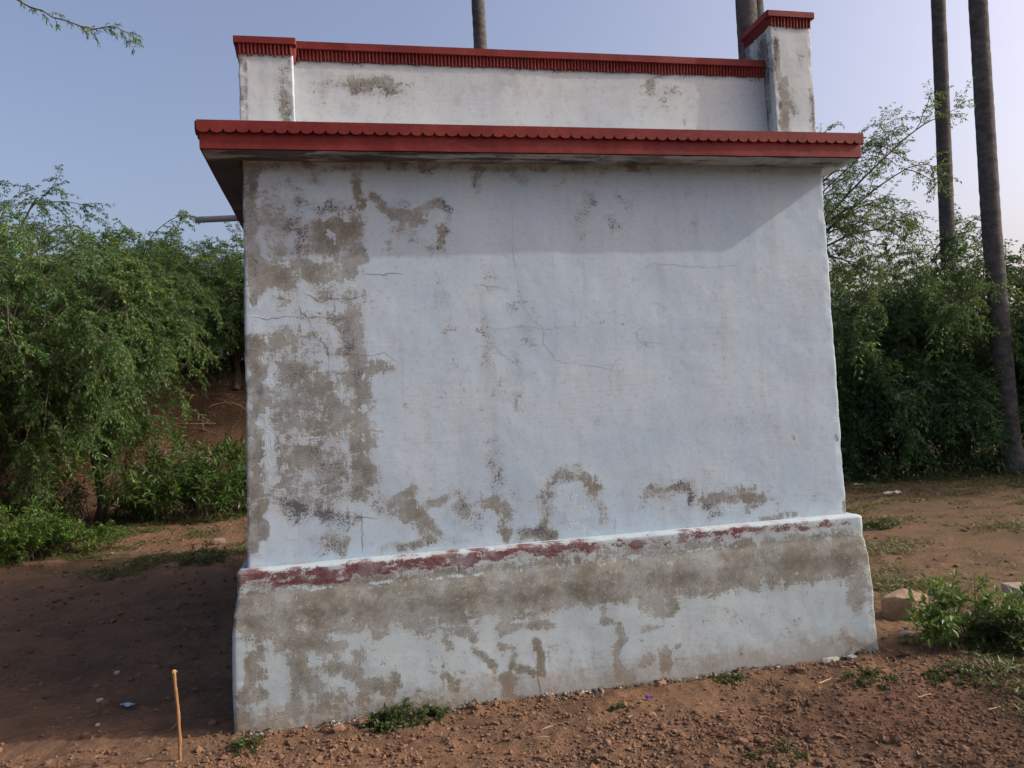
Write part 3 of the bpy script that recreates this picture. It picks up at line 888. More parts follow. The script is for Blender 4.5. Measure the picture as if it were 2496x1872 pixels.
DB = 4.2      # depth of the building
building = thing('small_building', 'small whitewashed masonry building with red scalloped roof edge and stained blank wall', 'building', (0, 0, 0))


def plaster_part(name, V, F, mat, strokes, seed, front_y, parent):
    at = stain_fields(V[:, 0], V[:, 2], strokes, seed)
    front = V[:, 1] < front_y
    side = {'d': 0.42 + 0.55 * fbm(V[:, 1] * 1.3, V[:, 2] * 1.1, V[:, 0] * 1.3 + seed, 4), 'm': 0.25 + 0.5 * fbm(V[:, 1] * 1.7, V[:, 2] * 0.9, V[:, 0] + seed + 4.0, 4)}
    for k in LAYERS:
        at[k] = np.where(front, at[k], np.clip(side.get(k, 0.0 * V[:, 0]), 0, 1))
    return obj(name, make_mesh(name, V, F, True, at), mat, parent)


# main wall
wall_l = lambda z: -0.515 + 0.064 * (z - 0.77) / 2.07
wall_r = lambda z: 2.884 - 0.013 * (z - 0.77) / 2.07
V, F = rounded_shell(np.linspace(0.70, 2.853, 150), wall_l, wall_r, 0.0, DB, 0.012, 236, 26, 0.004, 1.0, 0.006)
wall = plaster_part('wall', V, F, M_WALL, WALL_STAINS, 1.0, 0.03, building)

# plinth: moulded top band, then a battered foot
pz = np.array([-0.16, -0.08, 0.0, 0.05, 0.1, 0.15, 0.2, 0.25, 0.3, 0.35, 0.4, 0.45, 0.5, 0.54, 0.57, 0.595, 0.615, 0.63, 0.645, 0.66, 0.68, 0.70, 0.72, 0.735, 0.748, 0.757, 0.763, 0.767, 0.7695, 0.771])
pzf = np.unique(np.round(np.concatenate([pz, np.arange(-0.16, 0.76, 0.016)]), 4))
py_prof = lambda z: np.interp(z, [-0.2, 0.0, 0.45, 0.56, 0.62, 0.65, 0.735, 0.757, 0.764, 0.768, 0.771], [-0.146, -0.140, -0.122, -0.114, -0.098, -0.090, -0.088, -0.086, -0.080, -0.070, 0.004])
px_off = lambda z: np.interp(z, [-0.2, 0.0, 0.45, 0.56, 0.62, 0.65, 0.735, 0.757, 0.764, 0.768, 0.771], [0.040, 0.036, 0.026, 0.018, 0.006, 0.0, 0.0, -0.002, -0.008, -0.018, -0.06])
V, F = rounded_shell(pzf, lambda z: -0.563 - px_off(z), lambda z: 2.924 + 0.5 * px_off(z), py_prof, lambda z: DB + 0.06 + px_off(z), 0.022, 236, 26, 0.006, 5.0, 0.006)
plinth = plaster_part('plinth', V, F, M_PLINTH, PLINTH_STAINS, 5.0, -0.03, building)

# cracks: fine ribbons standing a hair off the plaster
rng = np.random.RandomState(3)
for ci, pts in enumerate(CRACKS):
    p = np.array(pts, float)
    low = p[:, 1].max() < 0.6
    seg = []
    for a, b in zip(p[:-1], p[1:]):
        nseg = max(2, int(np.linalg.norm(b - a) / 0.007))
        for t in np.linspace(0, 1, nseg, endpoint=False):
            seg.append(a + (b - a) * t + rng.uniform(-0.0012, 0.0012, 2))
    seg.append(p[-1])
    seg = np.array(seg)
    T = nrm(np.gradient(seg, axis=0)); Nn = np.stack([-T[:, 1], T[:, 0]], -1)
    taper = np.minimum(1, np.minimum(np.arange(len(seg)) + 1, np.arange(len(seg))[::-1] + 1) / 6.0)
    faint = (not low) and p[:, 0].mean() > 0.35
    w = (0.0006 + 0.0012 * np.clip(0.5 + fbm(seg[:, 0] * 9, seg[:, 1] * 9, ci * 1.7, 3), 0, 1.3)) * taper * (0.62 if faint else 1.0)
    jag = np.stack([fbm(seg[:, 0] * 40 + ci, seg[:, 1] * 40, 1.0, 3), fbm(seg[:, 0] * 40, seg[:, 1] * 40 + ci, 5.0, 3)], -1) * 0.008
    seg = seg + jag
    A = seg + Nn * w[:, None]; B = seg - Nn * w[:, None]

    def skin(q):
        if low:
            return py_prof(q[:, 1]) - 0.006 * fbm(q[:, 0] * 2.5 + 5.0, q[:, 1] * 2.5, py_prof(q[:, 1]) * 2.5, 4) - 0.0009
        return -0.004 * fbm(q[:, 0] * 2.5 + 1.0, q[:, 1] * 2.5, 0.0 * q[:, 0], 4) - 0.0009
    V = np.concatenate([np.stack([A[:, 0], skin(A), A[:, 1]], -1), np.stack([B[:, 0], skin(B), B[:, 1]], -1)])
    n = len(seg); i = np.arange(n - 1)
    F = np.stack([i, i + n, i + 1 + n, i + 1], -1)
    obj('crack', make_mesh('crack', V, F), M_CRACK_FAINT if faint else M_CRACK, plinth if low else wall)

# roof slab with red fascia
SX0, SX1, SY0, SZ0, SZ1 = -0.632, 3.018, -0.175, 2.850, 2.981
V, F = rounded_shell(np.array([SZ0, SZ0 + 0.003, SZ0 + 0.03, SZ0 + 0.065, SZ0 + 0.1, SZ1 - 0.003, SZ1]), SX0, SX1, SY0, DB + 0.18, 0.005, 160, 30, 0.0035, 11.0, 0.0)
slab = obj('roof_slab', make_mesh('roof_slab', V, F, False), M_RED, building)
# thin lime topping that shows as a pale line above the paint
v, f = box_arrays(SX0 + 0.004, SX1 - 0.004, SY0 + 0.004, DB + 0.17, SZ1 + 0.001, SZ1 + 0.007)
obj('lime_topping', make_mesh('lime_topping', v, f), M_PARA, slab)


# soffit plaster, front and sides, soot-black lichen along the front, painted-in shade on the left strip
def soffit_sheet(x0, x1, y0, y1, nx, ny, dens, seed, amp=2.4):
    X, Y = np.meshgrid(np.linspace(x0, x1, nx), np.linspace(y0, y1, ny))
    Z = np.full_like(X, SZ0 - 0.004) + 0.0015 * fbm(X * 4, Y * 4, seed, 2)
    idx = np.arange(nx * ny).reshape(ny, nx)
    q = np.stack([idx[:-1, :-1], idx[1:, :-1], idx[1:, 1:], idx[:-1, 1:]], -1).reshape(-1, 4)
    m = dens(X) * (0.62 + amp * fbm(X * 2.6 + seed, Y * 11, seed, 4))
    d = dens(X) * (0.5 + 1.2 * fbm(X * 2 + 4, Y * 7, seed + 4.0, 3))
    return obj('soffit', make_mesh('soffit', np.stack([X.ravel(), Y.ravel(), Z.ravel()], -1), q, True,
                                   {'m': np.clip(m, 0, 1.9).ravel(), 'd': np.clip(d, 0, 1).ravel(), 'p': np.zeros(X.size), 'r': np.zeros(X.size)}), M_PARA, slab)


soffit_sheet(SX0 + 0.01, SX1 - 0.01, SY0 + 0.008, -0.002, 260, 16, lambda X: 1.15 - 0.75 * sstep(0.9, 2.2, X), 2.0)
soffit_sheet(SX0 + 0.01, -0.47, 0.0, DB, 14, 120, lambda X: 2.9 + 0 * X, 5.0, 0.3)  # left strip: its deep shade is painted in, using the mould layer
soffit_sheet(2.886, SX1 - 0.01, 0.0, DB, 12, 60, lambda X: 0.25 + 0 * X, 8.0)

# scallop tiles along the front of the slab
NS = 60
pitch = (SX1 - SX0 + 0.012) / NS
scallop_meshes = []
for k in range(5):
    h1 = 0.036 + rng.uniform(-0.001, 0.001); dep = 0.0215 + rng.uniform(-0.0015, 0.0015)
    n = 13
    t = np.linspace(0, 1, n)
    arc = np.stack([(t - 0.5) * pitch, -h1 - dep * np.sqrt(np.clip(1 - (2 * t - 1) ** 2, 0, 1)) ** 0.9], -1)
    out = np.concatenate([[[-pitch * 0.5, 0.004]], arc, [[pitch * 0.5, 0.004]]])
    m_ = len(out)
    th = 0.017
    fr = np.stack([out[:, 0], np.full(m_, -th), out[:, 1]], -1); bk = np.stack([out[:, 0], np.zeros(m_), out[:, 1]], -1)
    V = np.concatenate([fr, bk]); i = np.arange(m_); j = (i + 1) % m_
    scallop_meshes.append(make_mesh('scallop', V, [np.arange(m_)[None, :], np.stack([i, i + m_, j + m_, j], -1)]))
    scallop_meshes[-1].materials.append(M_RED)
for k in range(NS):
    o = bpy.data.objects.new('scallop', scallop_meshes[rng.randint(5)])
    o.location = (SX0 - 0.006 + pitch * (k + 0.5), SY0 - 0.0005, SZ1 + 0.001)
    link(o, slab)
# the same strip returning along the two ends of the slab
for side, xx, rot in ((0, SX0, -math.pi / 2), (1, SX1, math.pi / 2)):
    for k in range(24):
        o = bpy.data.objects.new('scallop', scallop_meshes[rng.randint(5)])
        o.rotation_euler = (0, 0, rot)
        o.location = (xx, SY0 + pitch * (k + 0.5), SZ1 + 0.001)
        link(o, slab)

# parapet with fluted red coping
PY0, PY1 = 0.10, 0.22
V, F = rounded_shell(np.linspace(2.975, 3.428, 34), -0.19, 2.60, PY0, PY1, 0.006, 200, 6, 0.004, 21.0, 0.003)
parapet = plaster_part('parapet', V, F, M_PARA, PARAPET_STAINS, 21.0, PY0 + 0.03, building)
PZT = 3.517
V, F = rounded_shell(np.array([3.478, 3.481, 3.50, PZT - 0.004, PZT]), -0.186, 2.586, PY0 - 0.030, PY1 + 0.03, 0.004, 160, 4, 0.0025, 22.0, 0.0)
coping = obj('coping', make_mesh('coping', V, F), M_RED, parapet)
v, f = box_arrays(-0.184, 2.584, PY0 - 0.006, PY1 + 0.005, 3.426, 3.4785)
obj('frieze', make_mesh('frieze', v, f), M_RED, parapet)


def flute_mesh(h, w, out, seed):
    r = np.random.RandomState(seed)
    rows = []
    for k, t in enumerate(np.linspace(0, 1, 5)):
        rad = w * (0.5 if t < 0.8 else 0.34)
        pr = out * (1 - 0.55 * t)
        a = np.linspace(0, math.pi, 5)
        jx = r.uniform(-0.0008, 0.0008)
        rows.append(np.stack([-np.cos(a) * rad + jx, -np.sin(a) * pr, np.full(5, -h * t * (1 + (r.uniform(-0.08, 0.10) if t == 1 else 0)))], -1))
    V = np.concatenate(rows); idx = np.arange(25).reshape(5, 5)
    F = np.stack([idx[:-1, :-1], idx[1:, :-1], idx[1:, 1:], idx[:-1, 1:]], -1).reshape(-1, 4)
    me = make_mesh('flute', V, [F, idx[-1][::-1][None, :], idx[0][None, :]])
    me.materials.append(M_RED)
    return me


flutes = [flute_mesh(0.058, 0.0165, 0.017, s) for s in range(6)]


def flute_row(x0, x1, y, z, parent, n, rot=0.0, along='x'):
    for k in range(n):
        t = (k + 0.5) / n
        o = bpy.data.objects.new('flute', flutes[rng.randint(6)])
        c = x0 + (x1 - x0) * t + rng.uniform(-0.001, 0.001)
        o.location = (c, y, z) if along == 'x' else (y, c, z)
        o.rotation_euler = (0, 0, rot + rng.uniform(-0.12, 0.12))
        link(o, parent)


flute_row(-0.182, 2.582, PY0 - 0.0055, 3.480, parapet, 140)

# side and back parapets of the roof (their fronts are hidden by the front one)
for (a0, a1, b0, b1) in ((-0.43, -0.31, 0.31, DB), (2.72, 2.84, 0.31, DB), (-0.309, 2.719, DB - 0.12, DB)):
    V, F = rounded_shell(np.linspace(2.982, 3.43, 4), a0, a1, b0, b1, 0.006, 8, 8)
    side = obj('parapet', make_mesh('parapet', V, F, True), M_PARA, building)
    V, F = rounded_shell(np.array([3.43, 3.515]), a0 - 0.02, a1 + 0.02, b0, b1 + 0.02, 0.004, 4, 4)
    obj('coping', make_mesh('coping', V, F), M_RED, side)


def pillar(x0, x1, y1, ztop, seed, taper, nfl):
    f0 = lambda z: x0 + taper * (z - 3.0); f1 = lambda z: x1 - 0.2 * taper * (z - 3.0)
    V, F = rounded_shell(np.linspace(2.975, ztop - 0.080, 60), f0, f1, 0.0, y1, 0.007, 40, 26, 0.006, seed, 0.008)
    # the corners of the pillars are the parts that wear
    at = stain_fields(V[:, 0], V[:, 2], PILLAR_STAINS, seed)
    fr = V[:, 1] < 0.03
    for k in LAYERS:
        at[k] = np.where(fr, at[k], 0.0)
    if seed > 31:      # inner face darker and mottled
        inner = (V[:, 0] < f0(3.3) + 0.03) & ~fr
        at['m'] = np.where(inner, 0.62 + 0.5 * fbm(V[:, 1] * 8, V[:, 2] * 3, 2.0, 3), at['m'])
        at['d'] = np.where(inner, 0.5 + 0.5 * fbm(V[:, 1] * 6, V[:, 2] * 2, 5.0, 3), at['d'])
    p = obj('pillar', make_mesh('pillar', V, F, True, at), M_PARA, building)
    V, F = rounded_shell(np.array([ztop - 0.0825, ztop - 0.035, ztop - 0.0345]), f0(ztop) - 0.004, f1(ztop) + 0.004, -0.004, y1 + 0.004, 0.003, 12, 6)
    obj('frieze', make_mesh('frieze', V, F), M_RED, p)
    V, F = rounded_shell(np.array([ztop - 0.034, ztop - 0.032, ztop - 0.003, ztop]), f0(ztop) - 0.022, f1(ztop) + 0.022, -0.024, y1 + 0.022, 0.006, 40, 20, 0.003, seed, 0.0)
    obj('pillar_cap', make_mesh('pillar_cap', V, F), M_RED, p)
    flute_row(f0(ztop) - 0.002, f1(ztop) + 0.002, -0.0035, ztop - 0.033, p, nfl)
    flute_row(0.004, y1 - 0.004, f0(ztop) - 0.0035, ztop - 0.033, p, nfl, -math.pi / 2, 'y')
    flute_row(0.004, y1 - 0.004, f1(ztop) + 0.0035, ztop - 0.033, p, nfl, math.pi / 2, 'y')


pillar(-0.457, -0.178, 0.30, 3.489, 30.0, 0.018, 14)
pillar(2.592, 2.852, 0.30, 3.778, 33.0, -0.010, 13)

# roof drain pipe: a hollow length of grey plastic tube through the side parapet
P0, P1 = np.array([-0.36, 2.0, 3.062]), np.array([-1.02, 2.0, 3.034])
ts = np.linspace(0, 1, 6)
pts = P0[None] + (P1 - P0)[None] * ts[:, None]
mb = MB()
vo, fo = tubes(pts[None], np.full((1, 6), 0.0235), 20)
vi, fi = tubes(pts[None], np.full((1, 6), 0.0195), 20)
mb.add(vo, fo); mb.add(vi, fi[:, ::-1])
k = np.arange(20); k2 = (k + 1) % 20
mb.f.append(np.stack([100 + k, 100 + k2, 220 + k2, 220 + k], -1))
obj('drain_pipe', mb.mesh('drain_pipe', True), M_PVC, building)

# ------------------------------------------------------------------ vegetation builders
def grow(P0, D0, L, m, droop, wig, r):
    """P0,D0 (n,3), L (n,), -> (n,m,3)"""
    n = len(P0)
    P = np.zeros((n, m, 3)); P[:, 0] = P0
    D = nrm(D0); st = L / (m - 1)
    for i in range(1, m):
        D = nrm(D + wig * r.normal(0, 1, (n, 3)) + np.array([0, 0, -1.0]) * np.asarray(droop).reshape(-1, 1))
        P[:, i] = P[:, i - 1] + D * st[:, None]
    return P


def along(P, t):
    """P (n,m,3), t (n,k) in 0..1 -> pos (n,k,3), tangent"""
    n, m, _ = P.shape
    s = np.clip(t * (m - 1), 0, m - 1.001); i = s.astype(int); f = (s - i)[..., None]
    r = np.arange(n)[:, None]
    a = P[r, i]; b = P[r, i + 1]
    return a + (b - a) * f, nrm(b - a)


def rand_dirs(n, r):
    return nrm(r.normal(0, 1, (n, 3)))


def pinnate_leaves(P, D, tint, r, L, npin, pl, pw, segs=2):
    """feathery compound leaves: thin drooping strips set along a short stalk"""
    n = len(P)
    up = np.array([0, 0, 1.0])
    side = nrm(np.cross(D, up) + 0.5 * r.normal(0, 1, (n, 3)))
    Vs, Ts = [], []
    for k in range(npin):
        s = 0.35 + 0.65 * (k + 0.5) / npin
        o = P + D * (L * s)[:, None]
        sg = 1.0 if k % 2 else -1.0
        if k == npin - 1:
            sg = 0.0
        d = nrm(D * 0.7 + side * (0.75 * sg) + 0.18 * r.normal(0, 1, (n, 3)) - up * 0.22)
        w = nrm(np.cross(d, rand_dirs(n, r) * 0.9 + up * 0.7)) * (pw * (0.8 + 0.4 * r.rand(n)))[:, None]
        ln = (pl * (0.7 + 0.6 * r.rand(n)))[:, None]
        q = np.stack([o, o + d * ln * 0.45 - w, o + nrm(d - up * 0.25) * ln, o + d * ln * 0.45 + w], 1)
        Vs.append(q); Ts.append(np.repeat(tint[:, None], 4, 1))
    V = np.concatenate(Vs); T = np.concatenate(Ts)
    F = np.arange(len(V) * 4).reshape(-1, 4)
    return V.reshape(-1, 3), F, T.ravel()


def blade_leaves(P, D, tint, r, ln, wd, droop=0.4, fold=0.25):
    """broad leaves: 4-point outline folded along the midrib (4 triangles)"""
    n = len(P)
    up = np.array([0, 0, 1.0])
    ln = (ln * (0.65 + 0.6 * r.rand(n)))[:, None]; wd = (wd * (0.75 + 0.5 * r.rand(n)))[:, None]
    W = nrm(np.cross(D, up) + 0.35 * r.normal(0, 1, (n, 3)))
    Nn = nrm(np.cross(W, D))
    d2 = nrm(D - up * droop)
    base = P; mid = P + D * ln * 0.45; tip = mid + d2 * ln * 0.55
    l = mid - W * wd * 0.5 + Nn * wd * fold; rr = mid + W * wd * 0.5 + Nn * wd * fold
    mq = mid + d2 * ln * 0.28
    l2 = mq - W * wd * 0.36 + Nn * wd * fold * 0.7; r2 = mq + W * wd * 0.36 + Nn * wd * fold * 0.7
    V = np.stack([base, l, mid, rr, l2, mq, r2, tip], 1)
    b = np.arange(n)[:, None] * 8
    Q = np.concatenate([b + np.array([1, 2, 5, 4]), b + np.array([2, 3, 6, 5])])
    T3 = np.concatenate([b + np.array(q) for q in ([0, 2, 1], [0, 3, 2], [4, 5, 7], [5, 6, 7])])
    return V.reshape(-1, 3), [Q, T3], np.repeat(tint, 8)


def mesquite(name, label, base, env_c, env_r, seed, nl=9, ns=9, nt=8, nf=13, tw=(0.25, 0.5), leaf=(0.04, 0.052, 0.0088), npin=4,
             mat=None, group=None, trunk_h=0.5, trunk_r=0.07, droop=0.16, up_bias=0.0, shell=0.45, cat='tree', sec=(0.6, 1.2), extra=None):
    r = np.random.RandomState(seed)
    base = np.array(base, float); base[2] = float(ground_base(base[0], base[1])) - 0.05
    root = thing(name, label, cat, tuple(base), group)
    ec = np.array(env_c, float) - base; er = np.array(env_r, float)
    # trunk
    th = np.array([0.12 * r.normal(), 0.12 * r.normal(), trunk_h])
    tp = np.array([[0, 0, 0], th * 0.5 + 0.03, th, th + (ec - th) * 0.15])
    v, f = tubes(tp[None], np.array([[1.25, 1.0, 0.9, 0.65]]) * trunk_r, 8)
    obj('trunk', make_mesh('trunk', v, f, True), M_BARK, root)
    # limbs towards points spread through the crown envelope
    dirs = rand_dirs(nl, r); dirs[:, 2] = np.abs(dirs[:, 2]) * (0.9 if up_bias > 0 else 1.0) - 0.35 * (1 - up_bias)
    tgt = ec + nrm(dirs) * er * (shell + (1 - shell) * r.rand(nl, 1)) * 0.82
    if extra is not None:
        tgt = np.concatenate([tgt, np.array(extra, float) - base]); nl = len(tgt)
    s0 = np.repeat(th[None], nl, 0) * (0.7 + 0.3 * r.rand(nl, 1))
    ctrl = s0 * 0.45 + tgt * 0.55 + np.stack([0.1 * r.normal(size=nl), 0.1 * r.normal(size=nl), 0.35 + 0.4 * r.rand(nl)], -1)
    t = np.linspace(0, 1, 10)[None, :, None]
    limb = (1 - t) ** 2 * s0[:, None] + 2 * t * (1 - t) * ctrl[:, None] + t ** 2 * tgt[:, None]
    limb = limb + np.cumsum(r.normal(0, 0.018, limb.shape), 1) * t
    wood = MB()
    wood.add(*tubes(limb, np.linspace(0.42, 0.12, 10)[None] * trunk_r, 5))
    # secondaries
    ts = 0.30 + 0.70 * r.rand(nl, ns)
    ts[:, 0] = 0.97
    p, d = along(limb, ts)
    p = p.reshape(-1, 3); d = d.reshape(-1, 3); n2 = len(p)
    outw = nrm(p - ec) * 0.45
    d2 = nrm(d * 0.55 + rand_dirs(n2, r) * 0.85 + outw + np.array([0, 0, 0.12 + up_bias]))
    Ls = r.uniform(*sec, n2)
    secs = grow(p, d2, Ls, 7, droop * (0.5 + r.rand(n2)), 0.13, r)
    wood.add(*tubes(secs, np.linspace(0.13, 0.04, 7)[None] * trunk_r, 4))
    # twigs
    tt = 0.12 + 0.88 * r.rand(n2, nt)
    p, d = along(secs, tt)
    p = p.reshape(-1, 3); d = d.reshape(-1, 3); n3 = len(p)
    d3 = nrm(d * 0.75 + rand_dirs(n3, r) * 0.8 + np.array([0, 0, 0.05]))
    tws = grow(p, d3, r.uniform(*tw, n3), 5, droop * 1.5 * (0.3 + 1.2 * r.rand(n3)), 0.16, r)
    wood.add(*tubes(tws, np.linspace(0.0035, 0.0015, 5)[None], 3))
    obj('branches', wood.mesh('branches', True), M_BARK, root)
    # leaves
    tf = (np.arange(nf)[None, :] + r.rand(n3, nf)) / nf
    p, d = along(tws, tf)
    sec_t = np.repeat(r.rand(n2), nt); tw_t = np.clip(0.55 * sec_t + 0.45 * r.rand(n3), 0, 1)
    tint = np.repeat(tw_t[:, None], nf, 1) * 0.72 + 0.25 * r.rand(n3, nf)
    young = r.rand(n3) < 0.07
    tint[young] = 0.86 + 0.14 * r.rand(young.sum(), nf)
    sgn = np.where(np.arange(nf)[None, :, None] % 2 == 0, 1.0, -1.0)
    sd = nrm(np.cross(d, np.array([0, 0, 1.0])) + 1e-4)
    ld = nrm(d * 0.65 + sd * sgn * 0.7 + 0.3 * r.normal(0, 1, d.shape))
    v, f, tn = pinnate_leaves(p.reshape(-1, 3), ld.reshape(-1, 3), tint.ravel(), r, np.full(n3 * nf, leaf[0]), npin, leaf[1], leaf[2])
    obj('crown', make_mesh('crown', v, f, False, {'tint': tn}), mat or M_MESQ, root)
    return root


def leafy_shrub(name, label, base, rad, h, seed, nst, nlv, ln, wd, mat, cat='shrub', group=None, lean=0.5, sub=3, stem_r=0.008, top=0.15, droop=0.35):
    r = np.random.RandomState(seed)
    base = np.array([base[0], base[1], 0.0]); base[2] = float(ground_z(base[0], base[1])) - 0.015
    root = thing(name, label, cat, tuple(base), group)
    a = r.rand(nst) * 2 * np.pi; q = np.sqrt(r.rand(nst))
    p0 = np.stack([np.cos(a) * q * rad[0] * 0.55, np.sin(a) * q * rad[1] * 0.55, np.zeros(nst)], -1)
    p0[:, 2] = ground_base(p0[:, 0] + base[0], p0[:, 1] + base[1]) - float(ground_base(base[0], base[1])) - 0.01
    d0 = np.stack([np.cos(a) * q * lean, np.sin(a) * q * lean, np.ones(nst)], -1) + 0.16 * r.normal(0, 1, (nst, 3))
    L = h * (0.62 + 0.45 * r.rand(nst)) * (1.05 - 0.35 * q)
    st = grow(p0, d0, L, 7, 0.02 + 0.06 * q, 0.09, r)
    wood = MB()
    wood.add(*tubes(st, np.linspace(1, 0.35, 7)[None] * stem_r, 5))
    allp = [st]
    if sub:
        t = 0.35 + 0.6 * r.rand(nst, sub)
        p, d = along(st, t)
        p = p.reshape(-1, 3); d = d.reshape(-1, 3)
        d2 = nrm(d * 0.7 + rand_dirs(len(p), r) * 0.7 + np.array([0, 0, 0.2]))
        s2 = grow(p, d2, np.repeat(L, sub) * r.uniform(0.22, 0.42, len(p)), 7, 0.04, 0.1, r)
        wood.add(*tubes(s2, np.linspace(0.6, 0.25, 7)[None] * stem_r, 4))
        allp.append(s2)
    A = np.concatenate(allp)
    stems = obj('stems', wood.mesh('stems', True), M_BARK, root)
    if h < 0.3:
        stems['kind'] = 'stuff'
    n = len(A)
    t = top + (1 - top) * (np.arange(nlv)[None] + r.rand(n, nlv)) / nlv
    t = 1 - (1 - t) ** 1.25
    p, d = along(A, np.clip(t, 0, 1))
    ph = np.arange(nlv)[None, :, None] * 2.4 + r.rand(n, 1, 1) * 6
    ref = nrm(np.cross(d, np.array([0.3, 0.2, 1.0]))); ref2 = np.cross(d, ref)
    ld = nrm(d * (0.35 + 0.5 * t[..., None]) + (ref * np.cos(ph) + ref2 * np.sin(ph)) * 0.85 + 0.15 * r.normal(0, 1, d.shape))
    tint = np.clip(0.5 * np.repeat(r.rand(n, 1), nlv, 1) + 0.35 * r.rand(n, nlv) + 0.22 * t ** 3, 0, 1)
    v, f, tn = blade_leaves(p.reshape(-1, 3), ld.reshape(-1, 3), tint.ravel(), r, np.full(n * nlv, ln), np.full(n * nlv, wd), droop)
    obj('leaves', make_mesh('leaves', v, f, False, {'tint': tn}), mat, root)
    return root


# ------------------------------------------------------------------ trees on the left
GL = 'mesquite trees in the left thicket'
mesquite('mesquite_tree', 'big drooping mesquite filling the left edge, its skirt hanging in front of the bank', (-5.3, 8.4, 0), (-4.15, 7.6, 3.15), (1.75, 1.5, 1.8), 11, 22, 11, 9, 13, group=GL, trunk_r=0.09, droop=0.2)
mesquite('mesquite_tree', 'mesquite whose pale green tips hang lowest over the brown bank left of the building', (-3.9, 9.6, 0), (-3.05, 8.6, 3.4), (1.15, 1.2, 1.2), 12, 16, 11, 9, 13, group=GL, trunk_r=0.08, droop=0.22)
mesquite('mesquite_tree', 'mesquite on the bank crest directly left of the building wall', (-2.4, 12.0, 0), (-2.1, 11.7, 3.95), (1.6, 1.1, 1.2), 13, 23, 11, 8, 12, group=GL, leaf=(0.05, 0.066, 0.011), droop=0.18)
mesquite('mesquite_tree', 'low mesquite along the lip of the bank close to the building wall', (-2.0, 11.6, 0), (-1.7, 11.2, 3.65), (1.4, 0.8, 0.7), 18, 18, 11, 8, 12, group=GL, droop=0.2)
mesquite('mesquite_tree', 'rounded mesquite on the bank crest between the tall left tree and the wall tree', (-4.0, 12.6, 0), (-3.8, 12.1, 4.1), (1.6, 1.2, 1.15), 14, 16, 11, 8, 12, group=GL, leaf=(0.05, 0.066, 0.011), droop=0.16)
mesquite('mesquite_tree', 'tallest mesquite at the far left, reaching highest into the sky', (-6.6, 9.8, 0), (-5.4, 9.0, 3.9), (1.9, 1.5, 1.8), 15, 21, 11, 9, 12, group=GL, trunk_r=0.1, droop=0.15)
mesquite('mesquite_tree', 'mesquite on the bank behind the tall left tree, mostly hidden', (-6.4, 13.2, 0), (-6.2, 12.8, 4.0), (1.8, 1.2, 1.3), 16, 13, 9, 8, 9, group=GL, leaf=(0.07, 0.085, 0.014), npin=3)
# tree out of frame on the left whose branch hangs into the top corner
r = np.random.RandomState(5)
corner = mesquite('mesquite_tree', 'thorny branch hanging into the top left corner, from a tree outside the picture', (-5.2, 1.6, 0), (-5.0, 1.7, 4.7), (1.3, 1.3, 0.9), 17, 8, 7, 7, 10, trunk_h=1.6, trunk_r=0.1)
cb = np.array([corner.location[:]])
path = np.array([[-5.1, 1.6, 4.1], [-4.2, 1.5, 4.75], [-3.0, 1.35, 4.72], [-2.2, 1.26, 4.42], [-1.93, 1.22, 4.27], [-1.82, 1.20, 4.195], [-1.74, 1.18, 4.165], [-1.68, 1.17, 4.12], [-1.60, 1.15, 4.095], [-1.52, 1.14, 4.06], [-1.44, 1.12, 4.03], [-1.36, 1.11, 4.045], [-1.29, 1.09, 4.035], [-1.22, 1.08, 3.995]]) - cb
wood = MB()
wood.add(*tubes(path[None], np.array([[0.03, 0.022, 0.014, 0.008, 0.006, 0.0055, 0.005, 0.0045, 0.004, 0.004, 0.0035, 0.003, 0.0025, 0.002]]), 6))
tt = np.concatenate([np.linspace(0.22, 0.66, 9), np.array([0.69, 0.72, 0.735, 0.75, 0.80, 0.82, 0.84, 0.86, 0.93, 0.955, 0.97, 0.985, 0.995, 0.999])])
p, d = along(path[None], tt[None]); p = p[0]; d = d[0]
sdir = nrm(d * 0.8 + np.array([0, 0, 0.30]) * np.where(np.arange(len(p)) % 3 == 0, -1.2, 1)[:, None] + 0.30 * r.normal(0, 1, d.shape))
twg = grow(p, sdir, r.uniform(0.05, 0.10, len(p)), 4, 0.25, 0.1, r)
wood.add(*tubes(twg, np.linspace(0.0018, 0.001, 4)[None], 3))
obj('branches', wood.mesh('branches', True), M_BARK, corner)
lp, ld_ = along(twg, np.linspace(0.25, 0.98, 6)[None].repeat(len(p), 0))
lt = np.clip(r.rand(len(p), 1) * 0.9 + 0.15 * r.rand(len(p), 6), 0, 1)
v, f, tn = pinnate_leaves(lp.reshape(-1, 3), nrm(ld_ + 0.35 * r.normal(0, 1, ld_.shape)).reshape(-1, 3), lt.ravel(), r, np.full(len(p) * 6, 0.012), 3, 0.034, 0.0035)
obj('crown', make_mesh('crown', v, f, False, {'tint': tn}), M_MESQ, corner)

